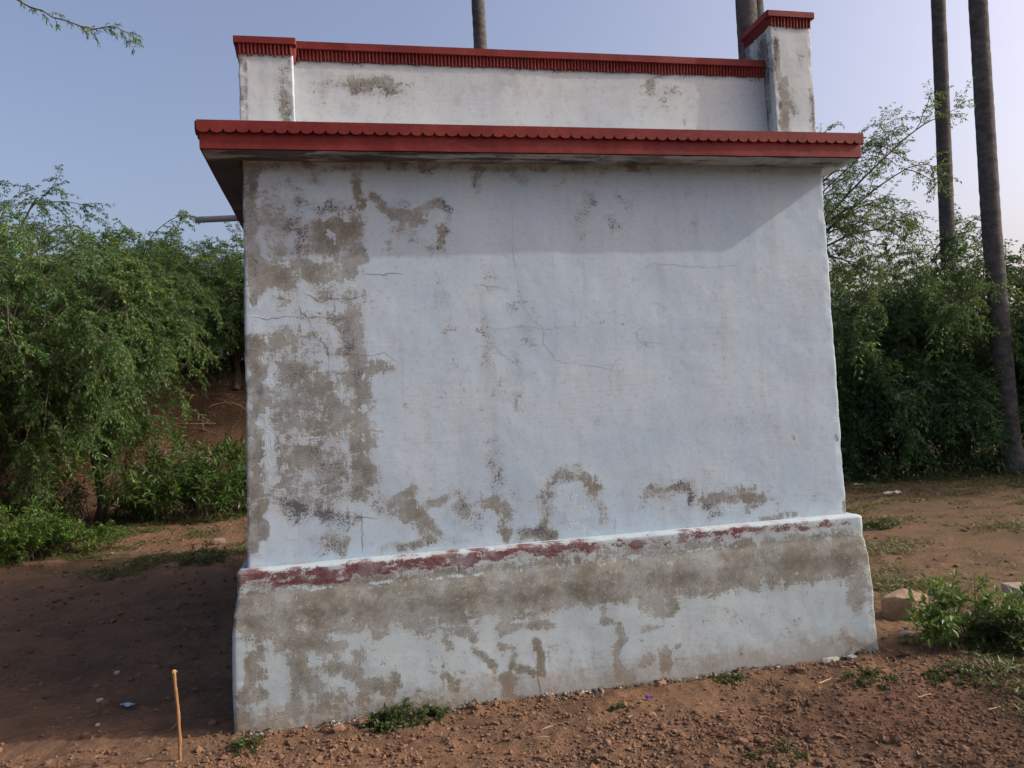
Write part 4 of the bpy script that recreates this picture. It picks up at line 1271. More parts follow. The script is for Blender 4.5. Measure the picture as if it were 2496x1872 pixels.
# ------------------------------------------------------------------ trees on the right
GR = 'mesquite trees in the dark right thicket'
kw = dict(group=GR, mat=M_MESQ2, leaf=(0.055, 0.072, 0.0135), tw=(0.3, 0.6), npin=3)
mesquite('mesquite_tree', 'dark mesquite beside the right wall corner, branches hanging almost to the ground', (9.7, 9.4, 0), (9.5, 8.7, 2.35), (1.8, 1.3, 2.15), 21, 24, 12, 9, 12, **kw)
mesquite('mesquite_tree', 'dark mesquite around the slimmer of the two right palms', (11.9, 9.3, 0), (11.7, 8.9, 2.3), (1.9, 1.4, 2.3), 22, 24, 12, 9, 12, **kw)
mesquite('mesquite_tree', 'mesquite at the far right edge beyond the thicker palm', (14.2, 9.6, 0), (13.9, 9.1, 2.7), (1.9, 1.6, 2.4), 23, 20, 11, 8, 11, **kw)
mesquite('mesquite_tree', 'mesquite behind the two right palms, filling the back of the thicket', (10.9, 11.4, 0), (10.9, 11.2, 2.4), (2.4, 1.2, 2.5), 24, 22, 11, 8, 11, **kw)
mesquite('mesquite_tree', 'low mesquite behind the thicker right palm at the edge of the picture, with hanging tips', (13.4, 8.4, 0), (13.0, 8.0, 1.5), (1.7, 0.9, 1.45), 25, 18, 11, 9, 12, droop=0.24, **kw)
mesquite('mesquite_tree', 'low mesquite spilling to the ground at the foot of the dark thicket beside the wall', (9.6, 8.6, 0), (9.3, 7.9, 1.1), (1.7, 0.8, 1.15), 30, 18, 11, 9, 12, droop=0.22, **kw)
mesquite('mesquite_tree', 'paler mesquite bough hanging in the middle of the dark right thicket', (10.6, 8.0, 0), (10.2, 7.3, 2.5), (1.0, 0.5, 1.0), 32, 5, 8, 8, 11, group=GR, mat=M_MESQ, leaf=(0.05, 0.062, 0.011), npin=3, droop=0.26, trunk_h=1.2)
mesquite('mesquite_tree', 'open feathery mesquite rising behind the right roof corner against the sky', (6.5, 7.9, 0), (7.6, 7.3, 4.45), (0.9, 0.8, 0.7), 26, 3, 8, 9, 10, tw=(0.22, 0.45), leaf=(0.038, 0.046, 0.0075), mat=M_MESQ, group=GR, trunk_h=3.3, droop=0.10, up_bias=0.02, sec=(0.5, 0.95),
         extra=[(8.85, 6.3, 5.35), (8.8, 6.5, 4.9), (8.3, 6.7, 5.4), (8.3, 6.9, 4.45), (8.0, 6.9, 4.0), (7.9, 6.7, 4.95), (8.0, 6.9, 3.4), (8.6, 7.0, 4.6), (8.5, 6.5, 3.9)])
mesquite('mesquite_tree', 'tall mesquite outside the picture on the right, shading the thicket', (17.6, 7.4, 0), (17.4, 7.2, 4.4), (2.4, 2.2, 2.6), 27, 16, 10, 8, 8, mat=M_MESQ2, leaf=(0.09, 0.13, 0.02), trunk_h=1.5, trunk_r=0.14)
mesquite('mesquite_tree', 'mesquite just beyond the right picture edge, shading the foot of the thicket', (14.6, 5.7, 0), (14.4, 5.9, 3.6), (1.9, 1.8, 2.4), 19, 20, 11, 8, 9, mat=M_MESQ2, leaf=(0.08, 0.11, 0.02), npin=3, trunk_h=1.0, trunk_r=0.12)
mesquite('mesquite_tree', 'mesquite outside the picture on the right, nearest the open field', (21.0, 6.0, 0), (20.8, 5.8, 5.2), (2.6, 2.4, 2.6), 28, 15, 10, 8, 8, mat=M_MESQ2, leaf=(0.09, 0.13, 0.02), trunk_h=2.2, trunk_r=0.16)
mesquite('mesquite_tree', 'small spreading mesquite outside the picture on the near right', (7.6, -2.9, 0), (7.2, -2.45, 3.2), (0.95, 0.55, 0.45), 29, 9, 8, 7, 8, mat=M_MESQ2, trunk_h=1.9, trunk_r=0.08, sec=(0.3, 0.6), tw=(0.2, 0.35))
leafy_shrub('leafy_tree', 'small dark broad-leaved tree standing above the mesquites right of the wall', (9.95, 9.9), (0.8, 0.7), 5.3, 31, 16, 20, 0.15, 0.075, M_MESQ2, 'tree', None, 0.16, 4, 0.022, 0.55)

# scrub behind the building
mesquite('mesquite_tree', 'mesquite on the bank crest behind the building, hidden by its left half', (0.4, 12.6, 0), (0.4, 12.2, 4.1), (1.5, 1.1, 1.1), 33, 13, 9, 8, 9, leaf=(0.07, 0.085, 0.014), npin=3)
mesquite('mesquite_tree', 'mesquite on the bank crest behind the building, hidden by its right half', (2.7, 12.9, 0), (2.8, 12.5, 3.8), (1.6, 1.1, 1.4), 34, 13, 9, 8, 9, leaf=(0.07, 0.085, 0.014), npin=3)
mesquite('mesquite_tree', 'mesquite behind the building near the palm beside the roof pillar', (5.4, 12.0, 0), (5.3, 11.7, 2.2), (1.8, 1.2, 2.1), 35, 15, 9, 8, 9, leaf=(0.07, 0.085, 0.014), npin=3, mat=M_MESQ2)
mesquite('mesquite_tree', 'mesquite closing the gap between the hidden palm and the dark thicket', (7.8, 12.4, 0), (7.8, 12.0, 2.3), (1.6, 1.2, 2.1), 36, 15, 9, 8, 9, leaf=(0.07, 0.085, 0.014), npin=3, mat=M_MESQ2)

# far scrub closing the horizon
r = np.random.RandomState(40)
cl = []
for k in range(70):
    a = r.uniform(-0.9, 1.15)
    dist = r.uniform(38, 70)
    cl.append((math.sin(a) * dist, math.cos(a) * dist, r.uniform(2.0, 3.6)))
pp, dd, tt = [], [], []
for (x, y, hgt) in cl:
    n = 420
    d = rand_dirs(n, r)
    c = np.array([x, y, float(ground_base(x, y)) + hgt * 0.45])
    pp.append(c + d * np.array([hgt * 1.3, hgt * 1.0, hgt * 0.55]) * (0.55 + 0.5 * r.rand(n, 1))); dd.append(nrm(d + np.array([0, 0, -0.2]) + 0.5 * r.normal(0, 1, d.shape))); tt.append(np.full(n, 0.1 + 0.5 * r.rand()))
pp = np.concatenate(pp); dd = np.concatenate(dd); tt = np.concatenate(tt)
v, f, tn = blade_leaves(pp, dd, tt, r, np.full(len(pp), 0.75), np.full(len(pp), 0.34))
far = obj('distant_scrub', make_mesh('distant_scrub', v, f, False, {'tint': tn}), M_MESQ2)
far['kind'] = 'stuff'
far['label'] = 'distant line of scrub trees along the horizon'

# ------------------------------------------------------------------ palms
def palm_crown_arrays(seed):
    r = np.random.RandomState(seed)
    mb = MB(); st = MB()
    nl = 22
    for k in range(nl):
        az = k * 2.4 + r.uniform(-0.2, 0.2); el = r.uniform(-0.5, 1.2)
        d = np.array([math.cos(az) * math.cos(el), math.sin(az) * math.cos(el), math.sin(el)])
        pts = np.array([[0, 0, 0], d * 0.5, d * 1.0 - np.array([0, 0, 0.06])])
        st.add(*tubes(pts[None], np.array([[0.035, 0.025, 0.018]]), 5))
        hub = pts[-1]
        sd = nrm(np.cross(d, [0, 0, 1.0])); up = np.cross(sd, d)
        ns = 22
        a = np.linspace(-1.9, 1.9, ns)
        for q in range(ns):
            dr = d * math.cos(a[q]) + sd * math.sin(a[q])
            w = nrm(np.cross(dr, up)) * 0.035
            L = 0.95 * (1 - 0.12 * abs(a[q])) * r.uniform(0.9, 1.05)
            up_ = up * 0.03 * (-1) ** q
            V = np.array([hub - w * 0.2, hub + w * 0.2, hub + dr * L * 0.55 - w + up_, hub + dr * L * 0.55 + w - up_, hub + dr * L - np.array([0, 0, 0.12])])
            mb.add(V, [np.array([[0, 1, 3, 2]]), np.array([[2, 3, 4]])], 0.2 + 0.5 * r.rand())
    return mb.mesh('fronds', False, 'tint'), st.mesh('leaf_stalks', True)


palm_fronds, palm_stalks = palm_crown_arrays(3)
palm_fronds.materials.append(M_PALMLEAF); palm_stalks.materials.append(M_BARK)


def palm(label, pts, r0, r1, top, seed):
    """pts: measured centre points of the trunk, bottom to top"""
    r = np.random.RandomState(seed)
    b = np.array(pts[0], float)
    root = thing('palm_tree', label, 'palm tree', tuple(b), 'tall bare palm trunks')
    c = np.array(pts, float) - b
    zs = np.linspace(0, top, 110)
    X = np.interp(zs, c[:, 2], c[:, 0]); Y = np.interp(zs, c[:, 2], c[:, 1])
    slope = (c[-1] - c[-2]) / (c[-1][2] - c[-2][2])
    ext = zs > c[-1][2]
    X[ext] = c[-1][0] + slope[0] * (zs[ext] - c[-1][2]); Y[ext] = c[-1][1] + slope[1] * (zs[ext] - c[-1][2])
    ker = np.ones(9) / 9
    X = np.convolve(np.pad(X, 4, 'edge'), ker, 'valid'); Y = np.convolve(np.pad(Y, 4, 'edge'), ker, 'valid')
    P = np.stack([X, Y, zs], -1)
    R = (r0 + (r1 - r0) * zs / top) * (1 + 0.012 * r.normal(size=110)) * (1 + 0.02 * (np.arange(110) % 2)) * (1 + 0.7 * np.exp(-zs / 0.25))
    v, f = tubes(P[None], R[None], 18)
    v[:, :2] += (0.006 * fbm(v[:, 0] * 14, v[:, 1] * 14, v[:, 2] * 5, 3))[:, None]
    obj('trunk', make_mesh('trunk', v, f, True), M_PALMBARK, root)
    for nm, me in (('fronds', palm_fronds), ('leaf_stalks', palm_stalks)):
        o = obj(nm, me, None, root)
        o.location = P[-1]; o.rotation_euler = (0, 0, r.rand() * 6)


palm('slimmer palm trunk right of the building, the left one of the pair in the thicket', [(11.28, 8.75, 0), (11.30, 8.62, 4.57), (11.34, 8.48, 8.77)], 0.140, 0.118, 13.0, 1)
palm('thicker leaning palm trunk at the right edge, standing against the dark thicket', [(10.93, 7.15, 0), (10.88, 7.10, 0.645), (10.75, 7.02, 4.02), (10.71, 6.91, 7.91)], 0.157, 0.133, 12.0, 2)
palm('palm trunk standing behind the middle of the parapet', [(3.80, 15.3, 0), (3.78, 15.13, 11.0)], 0.18, 0.158, 15.5, 3)
palm('thick palm trunk directly beside the tall right roof pillar', [(6.8, 7.6, 0), (6.75, 7.45, 7.5)], 0.175, 0.158, 11.8, 4)
palm('palm trunk half hidden between the tall roof pillar and a thicker palm', [(8.45, 10.2, 0), (8.47, 10.07, 9.3)], 0.17, 0.155, 13.8, 5)

# ------------------------------------------------------------------ shrubs and herbs
leafy_shrub('broadleaf_shrub', 'dense bright green shrub with long leaves against the left side of the building', (-2.25, 9.0), (1.15, 0.9), 1.3, 51, 80, 14, 0.165, 0.046, M_SHRUB, lean=0.85)
leafy_shrub('broadleaf_shrub', 'sparse upright shrub with few leaves, left of the dense green shrub', (-3.75, 9.3), (0.8, 0.6), 1.75, 52, 17, 12, 0.14, 0.036, M_SHRUB, lean=0.55)
leafy_shrub('low_bush', 'low dull green bush under the left mesquite', (-5.0, 9.0), (1.3, 0.7), 1.0, 53, 80, 13, 0.085, 0.034, M_WEED, 'bush', lean=0.7)
leafy_shrub('herb_patch', 'bright green mound of small-leaved herbs at the edge of the building shadow', (-3.75, 5.75), (0.85, 0.5), 0.62, 54, 150, 12, 0.062, 0.025, M_HERB, 'plant', lean=0.6, stem_r=0.004)
leafy_shrub('herb_patch', 'smaller bright herb tuft just right of the big herb mound', (-3.05, 6.1), (0.42, 0.3), 0.42, 55, 36, 10, 0.055, 0.020, M_HERB, 'plant', lean=0.6, stem_r=0.004)
leafy_shrub('herb_patch', 'yellowish low herbs behind the bright herb mound', (-4.7, 7.3), (0.8, 0.4), 0.42, 56, 60, 10, 0.055, 0.020, M_WEED, 'plant', lean=0.6, stem_r=0.004)
leafy_shrub('leafy_bush', 'round green bush growing among the stones right of the building', (3.50, -0.20), (0.24, 0.19), 0.45, 57, 26, 9, 0.062, 0.027, M_BUSH, 'bush', lean=0.7, stem_r=0.004)
leafy_shrub('leafy_bush', 'low creeping bush at the right edge in front of the stones', (3.62, -0.34), (0.20, 0.16), 0.24, 58, 20, 9, 0.052, 0.030, M_WEED, 'bush', lean=0.9, stem_r=0.003)

WEEDS = [(0.22, -0.20, 0.17, 0.07, 80, 0.030, 'largest weed clump at the foot of the plinth, left of its middle'),
         (1.30, -0.42, 0.09, 0.03, 26, 0.018, 'flat grassy weed patch in front of the plinth beside the purple scrap'),
         (1.93, -0.25, 0.07, 0.05, 22, 0.022, 'small green weed touching the plinth foot right of its middle'),
         (1.70, -1.12, 0.14, 0.04, 40, 0.020, 'flat weed patch on the bare soil at the bottom right'),
         (2.62, -0.52, 0.16, 0.05, 46, 0.022, 'weed patch in front of the right end of the plinth'),
         (3.05, -0.62, 0.16, 0.06, 50, 0.024, 'weed patch on the soil in front of the round green bush'),
         (-0.52, -0.30, 0.07, 0.05, 20, 0.022, 'tiny weed at the left front corner of the plinth'),
         (-0.78, 3.3, 0.16, 0.16, 30, 0.035, 'weed in the building shadow close to the left side wall'),
         (-1.5, 4.6, 0.16, 0.14, 30, 0.035, 'weed standing on the edge of the building shadow'),
         (5.75, 3.55, 0.22, 0.08, 46, 0.035, 'dark weed tuft on the open field right of the wall')]
for i, (x, y, rr, hh, nst, ll, lab) in enumerate(WEEDS):
    leafy_shrub('weed', lab, (x, y), (rr * 1.6, rr), hh * 1.5, 60 + i, nst, 8, ll, ll * 0.55, M_WEED, 'weed', lean=1.3, sub=1, stem_r=0.0016, top=0.1)

# sparse grass and seedlings over the field
r = np.random.RandomState(70)
N = 330000
x = np.concatenate([r.uniform(2.9, 14, N), r.uniform(-6.5, -0.8, N // 2)]); y = np.concatenate([r.uniform(-1.4, 9.2, N), r.uniform(4.2, 10.2, N // 2)])
dn = fbm(x * 1.1, y * 1.1, 31.0, 4) + 0.5 * fbm(x * 5, y * 5, 33.0, 2) + 0.55 * sstep(6.3, 8.6, y) * sstep(4, 6, x) + 0.25 * sstep(7.5, 9.5, y) * (x < 0) + 0.35 * np.exp(-((x - 3.3) ** 2 + (y + 0.35) ** 2) / 0.35)
keep = dn > 0.05 + 0.75 * r.rand(len(x))
x = x[keep]; y = y[keep]
n = len(x)
a = r.rand(n) * 6.28
d = nrm(np.stack([np.cos(a) * 0.75, np.sin(a) * 0.75, 0.35 + 0.8 * r.rand(n)], -1))
tint = np.clip(0.35 + 0.5 * fbm(x * 0.7, y * 0.7, 3.0, 2) + 0.35 * r.rand(n) + 0.15 * (r.rand(n) < 0.2), 0, 1)
p = np.stack([x, y, ground_z(x, y) - 0.004], -1)
v, f, tn = blade_leaves(p, d, tint, r, np.full(n, 0.075), np.full(n, 0.011), 0.5, 0.1)
grass = obj('grass', make_mesh('grass', v, f, False, {'tint': tn}), M_GRASS)
grass['kind'] = 'stuff'
grass['label'] = 'sparse short grass and seedlings on the bare field'
# fringe of low growth below the right thicket
n = 20000
x = r.uniform(6.0, 15, n); y = 7.9 + 0.10 * (10 - x) + r.normal(0, 0.8, n)
keep = fbm(x * 1.3, y * 1.3, 44.0, 3) > -0.15
x = x[keep]; y = y[keep]; n = len(x)
p = np.stack([x, y, ground_z(x, y) + 0.30 * r.rand(n) ** 2], -1)
d = nrm(r.normal(0, 1, (n, 3)) + np.array([0, 0, 0.6]))
v, f, tn = blade_leaves(p, d, r.rand(n) * 0.98, r, np.full(n, 0.075), np.full(n, 0.028))
under = obj('undergrowth', make_mesh('undergrowth', v, f, False, {'tint': tn}), M_WEED)
under['kind'] = 'stuff'
under['label'] = 'low weedy undergrowth along the foot of the right thicket'

# ------------------------------------------------------------------ clods, rubble, stones
ICO = None
bm = bmesh.new(); bmesh.ops.create_icosphere(bm, subdivisions=1, radius=1.0)
ICO_V = np.array([q.co[:] for q in bm.verts]); ICO_F = np.array([[q.index for q in fc.verts] for fc in bm.faces]); bm.free()


def scatter_lumps(P, S, tint, r, flat=0.7):
    n = len(P); k = len(ICO_V)
    sc = S[:, None, None] * (0.62 + 0.76 * r.rand(n, k, 1)) * np.array([1.0, 1.0, flat]) * (0.75 + 0.5 * r.rand(n, 1, 3))
    a = r.rand(n) * 6.28
    ca, sa = np.cos(a), np.sin(a)
    V = ICO_V[None] * sc
    X = V[..., 0] * ca[:, None] - V[..., 1] * sa[:, None]; Y = V[..., 0] * sa[:, None] + V[..., 1] * ca[:, None]
    V = np.stack([X, Y, V[..., 2]], -1) + P[:, None]
    F = ICO_F[None] + (np.arange(n) * k)[:, None, None]
    return V.reshape(-1, 3), F.reshape(-1, 3), np.repeat(tint, k)


r = np.random.RandomState(80)
N = 60000
x = r.uniform(-1.7, 3.6, N); y = r.uniform(-1.9, -0.08, N)
dens = 0.35 + 0.9 * fbm(x * 1.5, y * 1.5, 51.0, 3) + 0.55 * sstep(-0.5, -1.0, y) * sstep(0.2, 1.2, x)
keep = (r.rand(N) < np.clip(dens, 0.06, 1)) & ~((y > -0.15) & (x > -0.6) & (x < 2.95))
x = x[keep]; y = y[keep]; n = len(x)
s = 0.0020 + 0.011 * r.rand(n) ** 3.5 + 0.022 * (r.rand(n) < 0.010) * r.rand(n)
z = ground_z(x, y) + s * 0.25
v, f, tn = scatter_lumps(np.stack([x, y, z], -1), s, np.clip(r.rand(n) * 0.75 + 0.2 * (s > 0.012), 0, 1), r)
clods = obj('soil_clods', make_mesh('soil_clods', v, f, False, {'tint': tn}), M_CLOD)
clods['kind'] = 'stuff'
clods['label'] = 'crumbly red soil clods strewn over the ground before the plinth'
# scattered clods on shaded and far ground
N = 5000
x = np.concatenate([r.uniform(-4, -0.6, N // 2), r.uniform(2.9, 11, N // 2)]); y = np.concatenate([r.uniform(0.0, 9.5, N // 2), r.uniform(-0.8, 8, N // 2)])
s = 0.005 + 0.022 * r.rand(N) ** 4
v, f, tn = scatter_lumps(np.stack([x, y, ground_z(x, y) + s * 0.3], -1), s, r.rand(N), r)
c2 = obj('loose_stones', make_mesh('loose_stones', v, f, False, {'tint': tn}), M_CLOD)
c2['kind'] = 'stuff'
c2['label'] = 'small loose stones scattered over the open ground beside the building'
# crumbled lime and dark crust along the foot of the plinth
N = 1500
x = r.uniform(-0.58, 2.92, N)
cl_ = np.clip(0.5 + 1.5 * fbm(x * 2.2, x * 0, 61.0, 3), 0.05, 1)
keep = r.rand(N) < cl_
x = x[keep]; n = len(x)
y = -0.142 - np.abs(r.normal(0, 0.018, n))
s = 0.0025 + 0.010 * r.rand(n) ** 3
z = ground_z(x, y) + np.abs(r.normal(0, 0.007, n))
v, f, tn = scatter_lumps(np.stack([x, y, z], -1), s, np.where(r.rand(n) < 0.22, 0.2 * r.rand(n), 0.55 + 0.45 * r.rand(n)), r)
rub = obj('mortar_rubble', make_mesh('mortar_rubble', v, f, False, {'tint': tn}), M_RUBBLE)
rub['kind'] = 'stuff'
rub['label'] = 'crumbled lime and dark crust along the foot of the plinth'


def hull_stone(name, label, loc, size, seed, mat, rot=0.0, npts=16, boxy=0.7, cat='stone', tilt=0.0, corners=True):
    r = np.random.RandomState(seed)
    p = r.uniform(-1, 1, (npts, 3))
    m = np.abs(p).max(1, keepdims=True)
    p = p / m * (boxy + (1 - boxy) * r.rand(npts, 1))
    if not corners:
        p = p / np.linalg.norm(p, axis=1, keepdims=True) * r.uniform(0.75, 1.05, (npts, 1)) * np.array(size) * 0.5
    else:
        p = np.concatenate([p, np.array([[a, b, c] for a in (-1, 1) for b in (-1, 1) for c in (-1, 1)]) * r.uniform(0.62, 0.98, (8, 3))]) * np.array(size) * 0.5
    bm = bmesh.new()
    for q in p:
        bm.verts.new(q)
    res = bmesh.ops.convex_hull(bm, input=bm.verts)
    bmesh.ops.delete(bm, geom=[q for q in bm.verts if not q.link_faces], context='VERTS')
    bmesh.ops.bevel(bm, geom=list(bm.edges), offset=min(size) * 0.05, segments=1, profile=0.6, affect='EDGES')
    bmesh.ops.triangulate(bm, faces=bm.faces)
    bmesh.ops.subdivide_edges(bm, edges=bm.edges, cuts=1, use_grid_fill=True)
    co = np.array([q.co[:] for q in bm.verts])
    dz = 0.035 * min(size) * fbm(co[:, 0] * 14 + seed, co[:, 1] * 14, co[:, 2] * 14, 3)
    for q, dlt in zip(bm.verts, dz):
        q.co += q.normal * float(dlt)
    me = bpy.data.meshes.new(name); bm.to_mesh(me); bm.free()
    o = obj(name, me, mat, None, (loc[0], loc[1], float(ground_z(loc[0], loc[1])) + loc[2]))
    o.rotation_euler = (tilt, 0, rot)
    return tag(o, label, cat)


hull_stone('stone', 'brown squared stone block left of the round green bush', (3.56, 0.44, 0.06), (0.26, 0.24, 0.20), 1, M_STONE, 0.35)
hull_stone('stone', 'flat grey stone slab at the right edge, topmost behind the bush', (4.47, 0.24, 0.115), (0.52, 0.34, 0.085), 2, M_STONE2, -0.15, tilt=0.06)
hull_stone('stone', 'stone lying under the flat grey slab behind the bush', (4.32, 0.08, 0.035), (0.55, 0.36, 0.13), 3, M_STONE2, 0.25)
hull_stone('stone', 'pale tilted stone at the right edge beside the bush', (3.80, -0.26, 0.05), (0.30, 0.22, 0.16), 4, M_STONE2, 0.6, tilt=0.25)
hull_stone('stone', 'small pale stone on the ground below the brown block', (3.22, 0.0, 0.012), (0.10, 0.06, 0.035), 5, M_STONE2, 0.3)
hull_stone('stone', 'small brown stone on the sunlit patch left of the building', (-1.55, 5.9, 0.02), (0.16, 0.12, 0.08), 6, M_STONE, 0.3)
hull_stone('white_stone', 'white pebble nearest the blue plastic scrap in the shade', (-1.40, 0.62, 0.006), (0.035, 0.03, 0.022), 7, M_WHITE)
hull_stone('white_stone', 'white pebble in the shade above the blue plastic scrap', (-1.45, 1.15, 0.006), (0.035, 0.03, 0.024), 8, M_WHITE)
hull_stone('white_stone', 'tiny white pebble near the front edge of the building shadow', (-1.30, 0.22, 0.004), (0.022, 0.018, 0.014), 9, M_WHITE)
hull_stone('mortar_lump', 'longer crumbled lump of old lime mortar at the right end of the plinth foot', (2.60, -0.172, 0.006), (0.15, 0.045, 0.038), 10, M_RUBBLE, 0.05, 30, 0.6, 'rubble', 0.0, False)
hull_stone('mortar_lump', 'shorter lump of lime mortar next to the long one at the plinth foot', (2.73, -0.168, 0.006), (0.09, 0.04, 0.032), 11, M_RUBBLE, -0.1, 26, 0.6, 'rubble', 0.0, False)
for k, (x, y, s, lab) in enumerate([(0.02, -0.20, 0.06, 'dark soil lump against the plinth left of the largest weed'), (-0.10, -0.23, 0.05, 'dark soil lump near the left end of the plinth foot'), (1.58, -0.19, 0.06, 'dark lump of crust at the plinth foot in front of the middle'),
                                    (1.05, -0.86, 0.045, 'dark clod on the bare soil at the bottom of the picture, left one'), (1.62, -1.0, 0.05, 'dark clod on the bare soil beside the flat weed patch'), (1.75, -1.36, 0.05, 'dark clod nearest the bottom edge at right')]):
    hull_stone('clod', lab, (x, y, s * 0.2), (s * 1.5, s, s * 0.8), 20 + k, M_CLOD, 0.4 * k, npts=26, cat='clod', corners=False)

# ------------------------------------------------------------------ stick, twigs, litter
stick = thing('wooden_stick', 'thin peeled stick pushed upright into the soil left of the plinth', 'stick', (-0.803, -0.34, 0.0))
sp = np.array([[0.004, 0, -0.05], [0.002, 0, 0.02], [0.006, 0.002, 0.09], [0.003, 0, 0.16], [0.004, 0, 0.21], [-0.002, 0.003, 0.28], [-0.006, 0, 0.34], [-0.007, 0, 0.392]])
ts_ = np.linspace(0, 1, 40); ks = np.linspace(0, 1, len(sp))
sp2 = np.stack([np.interp(ts_, ks, sp[:, i]) for i in range(3)], -1)
ker = np.ones(5) / 5
sp2[2:-2] = np.stack([np.convolve(sp2[:, i], ker, 'valid') for i in range(3)], -1)
rr_ = 0.0078 + 0.0005 * np.sin(np.arange(40) * 0.7) + 0.0004 * np.random.RandomState(2).normal(size=40)
v, f = tubes(sp2[None], rr_[None], 10)
obj('shaft', make_mesh('shaft', v, f, True), M_STICK, stick)
mb = MB()
rs = np.random.RandomState(4)
v, f = tubes(np.array([[[-0.007, 0, 0.388], [-0.007, 0, 0.398], [-0.006, 0, 0.402]]]), np.array([[0.0085, 0.0100, 0.006]]), 10)
mb.add(v, [f, np.arange(20, 30)[None, :]])
for k in range(9):
    a = rs.rand() * 6.28
    q = np.array([-0.007, 0, 0.396]) + np.array([math.cos(a), math.sin(a), 0]) * 0.007
    mb.add(*tubes(np.array([[q, q + np.array([math.cos(a) * 0.009, math.sin(a) * 0.009, rs.uniform(-0.006, 0.004)])]]), np.array([[0.0018, 0.0006]]), 4))
obj('frayed_top', mb.mesh('frayed_top', True), M_STICKTOP, stick)


def ground_twig(name, label, a, b, rad, mat, seed, lift=0.006, cat='twig'):
    r = np.random.RandomState(seed)
    n = 7
    t = np.linspace(0, 1, n)[:, None]
    p = np.array(a)[None] + (np.array(b) - np.array(a))[None] * t
    P = np.concatenate([p, (ground_z(p[:, 0], p[:, 1]) + lift)[:, None]], 1)
    P[:, 2] = np.linspace(P[0, 2], P[-1, 2], n) + lift + 0.1 * lift * r.normal(size=n)
    P[:, :2] += 0.012 * np.linalg.norm(np.array(b) - np.array(a)) * r.normal(size=(n, 2))
    o0 = P[0].copy()
    v, f = tubes((P - o0)[None], np.linspace(rad, rad * 0.6, n)[None], 6)
    o = obj(name, make_mesh(name, v, [f, np.arange(6)[::-1][None], np.arange(n * 6 - 6, n * 6)[None]], True), mat, None, tuple(o0))
    return tag(o, label, cat)


ground_twig('twig', 'straw-coloured stem on the soil near the right end of the plinth', (2.32, -0.49), (2.42, -0.44), 0.0035, M_STRAW, 1, 0.009)
ground_twig('twig', 'straw-coloured stem on the soil in front of the round bush', (2.66, -0.79), (2.76, -0.755), 0.0035, M_STRAW, 2, 0.009)
ground_twig('twig', 'pale flat chip of stem nearest the right edge', (2.86, -1.00), (2.95, -0.985), 0.005, M_STRAW, 3, 0.009)
ground_twig('branch', 'bare pale branch lying along the foot of the right thicket', (8.6, 8.6), (9.75, 8.5), 0.016, M_STRAW, 4, 0.05, 'branch')
ground_twig('branch', 'dry pale branch on the ground left of the building near the shrub', (-1.75, 9.1), (-1.15, 8.5), 0.014, M_DRYTWIG, 5, 0.05, 'branch')
ground_twig('twig', 'thin dry stalk leaning in the soil left of the stick', (-1.17, -0.28), (-1.14, -0.22), 0.0012, M_STRAW, 6, 0.02)
# dry straw and leaf bits over the near soil
r = np.random.RandomState(95)
n = 520
x = np.concatenate([r.uniform(-1.6, 3.2, n // 2), r.uniform(-3.5, -0.7, n // 4), r.uniform(3.0, 8.0, n // 4)]); y = np.concatenate([r.uniform(-1.8, -0.2, n // 2), r.uniform(0.0, 5.0, n // 4), r.uniform(-0.6, 5.0, n // 4)]); n = len(x)
a = r.rand(n) * 6.28
P0 = np.stack([x, y, ground_z(x, y) + 0.010], -1)
D0 = np.stack([np.cos(a), np.sin(a), 0.12 * r.normal(size=n)], -1)
tw = grow(P0, D0, 0.012 + 0.06 * r.rand(n) ** 3, 4, 0.0, 0.10, r)
v, f = tubes(tw, (0.0008 + 0.0008 * r.rand(n))[:, None] * np.ones((1, 4)), 3)
dry = obj('dry_litter', make_mesh('dry_litter', v, f), M_STRAW)
dry['kind'] = 'stuff'
dry['label'] = 'bits of dry straw scattered over the soil'
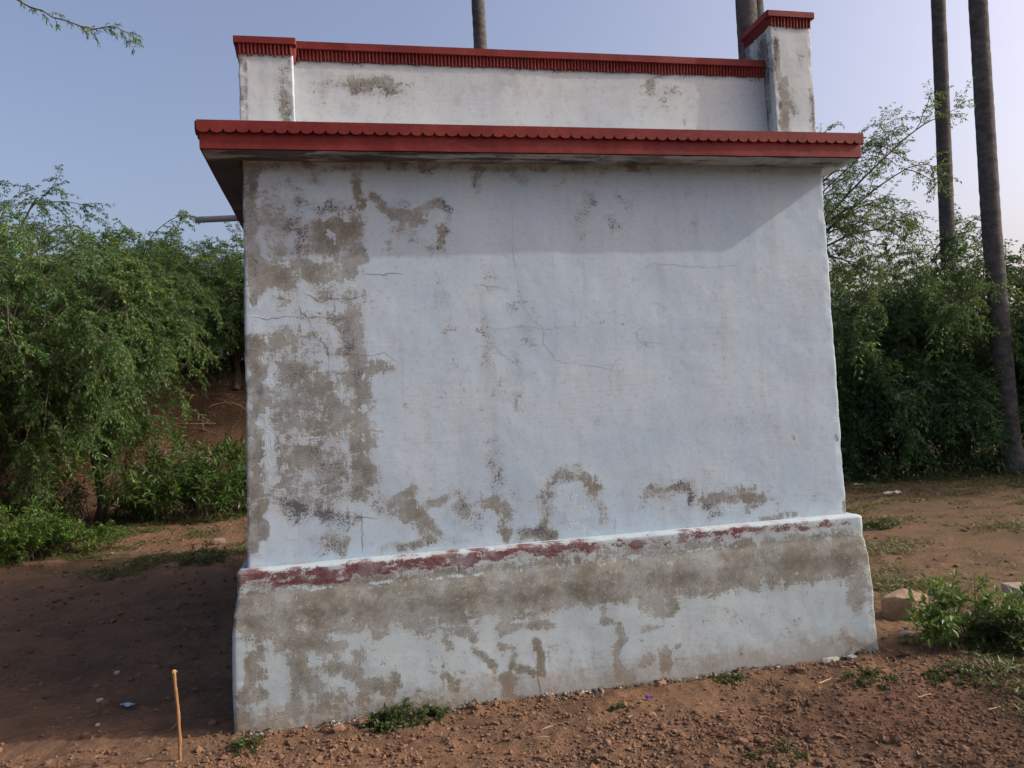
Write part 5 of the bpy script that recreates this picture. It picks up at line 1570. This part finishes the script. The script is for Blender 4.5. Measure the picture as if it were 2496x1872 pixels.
# tangle of dead twigs on the shaded bank
r = np.random.RandomState(90)
n = 520
x = r.uniform(-4.6, -0.9, n); y = r.uniform(10.0, 12.4, n)
P0 = np.stack([x, y, ground_z(x, y) + 0.02], -1)
D0 = nrm(np.stack([r.normal(0, 1, n), r.normal(0, 0.6, n), 0.15 + 0.5 * r.rand(n)], -1))
tw = grow(P0, D0, r.uniform(0.15, 0.75, n), 5, 0.12, 0.15, r)
v, f = tubes(tw, np.linspace(0.006, 0.002, 5)[None], 3)
dead = obj('dead_twigs', make_mesh('dead_twigs', v, f), M_DRYTWIG)
dead['kind'] = 'stuff'
dead['label'] = 'tangle of dead twigs on the shaded brown bank'


def scrap(name, label, loc, size, seed, mat, cat='litter', lift=0.01):
    r = np.random.RandomState(seed)
    n = 9
    X, Y = np.meshgrid(np.linspace(-0.5, 0.5, n), np.linspace(-0.5, 0.5, n))
    Z = 0.42 * fbm(X * 2.4 + seed, Y * 2.4, seed, 3)
    ex = 1 + 0.18 * fbm(X * 2, Y * 2, seed + 3.0, 2)
    top = np.stack([X * size[0] * ex, Y * size[1] * ex, Z * size[2] + size[2] * 0.4], -1).reshape(-1, 3)
    bot = top - np.array([0, 0, 0.0012])
    idx = np.arange(n * n).reshape(n, n)
    q = np.stack([idx[:-1, :-1], idx[:-1, 1:], idx[1:, 1:], idx[1:, :-1]], -1).reshape(-1, 4)
    rim = np.concatenate([idx[0], idx[1:, -1], idx[-1, ::-1][1:], idx[1:-1, 0][::-1]])
    rj = np.roll(rim, -1)
    F = np.concatenate([q, q[:, ::-1] + n * n, np.stack([rim, rim + n * n, rj + n * n, rj], -1)])
    o = obj(name, make_mesh(name, np.concatenate([top, bot]), F, False), mat, None, (loc[0], loc[1], float(ground_z(loc[0], loc[1])) + lift))
    o.rotation_euler = (0, 0, r.rand() * 6)
    return tag(o, label, cat)


scrap('plastic_scrap', 'pale blue plastic scrap on the shaded ground left of the building', (-1.22, 0.46), (0.075, 0.035, 0.02), 1, M_BLUE)
scrap('plastic_scrap', 'purple plastic scrap on the soil in front of the plinth', (1.44, -0.36), (0.038, 0.028, 0.016), 2, M_PURPLE)
scrap('paper_scrap', 'white crumpled litter on the bare field near the right thicket', (7.56, 5.75), (0.22, 0.12, 0.09), 3, M_WHITE)
scrap('paper_scrap', 'small white litter at the foot of the right thicket', (7.9, 7.0), (0.14, 0.09, 0.06), 4, M_WHITE)
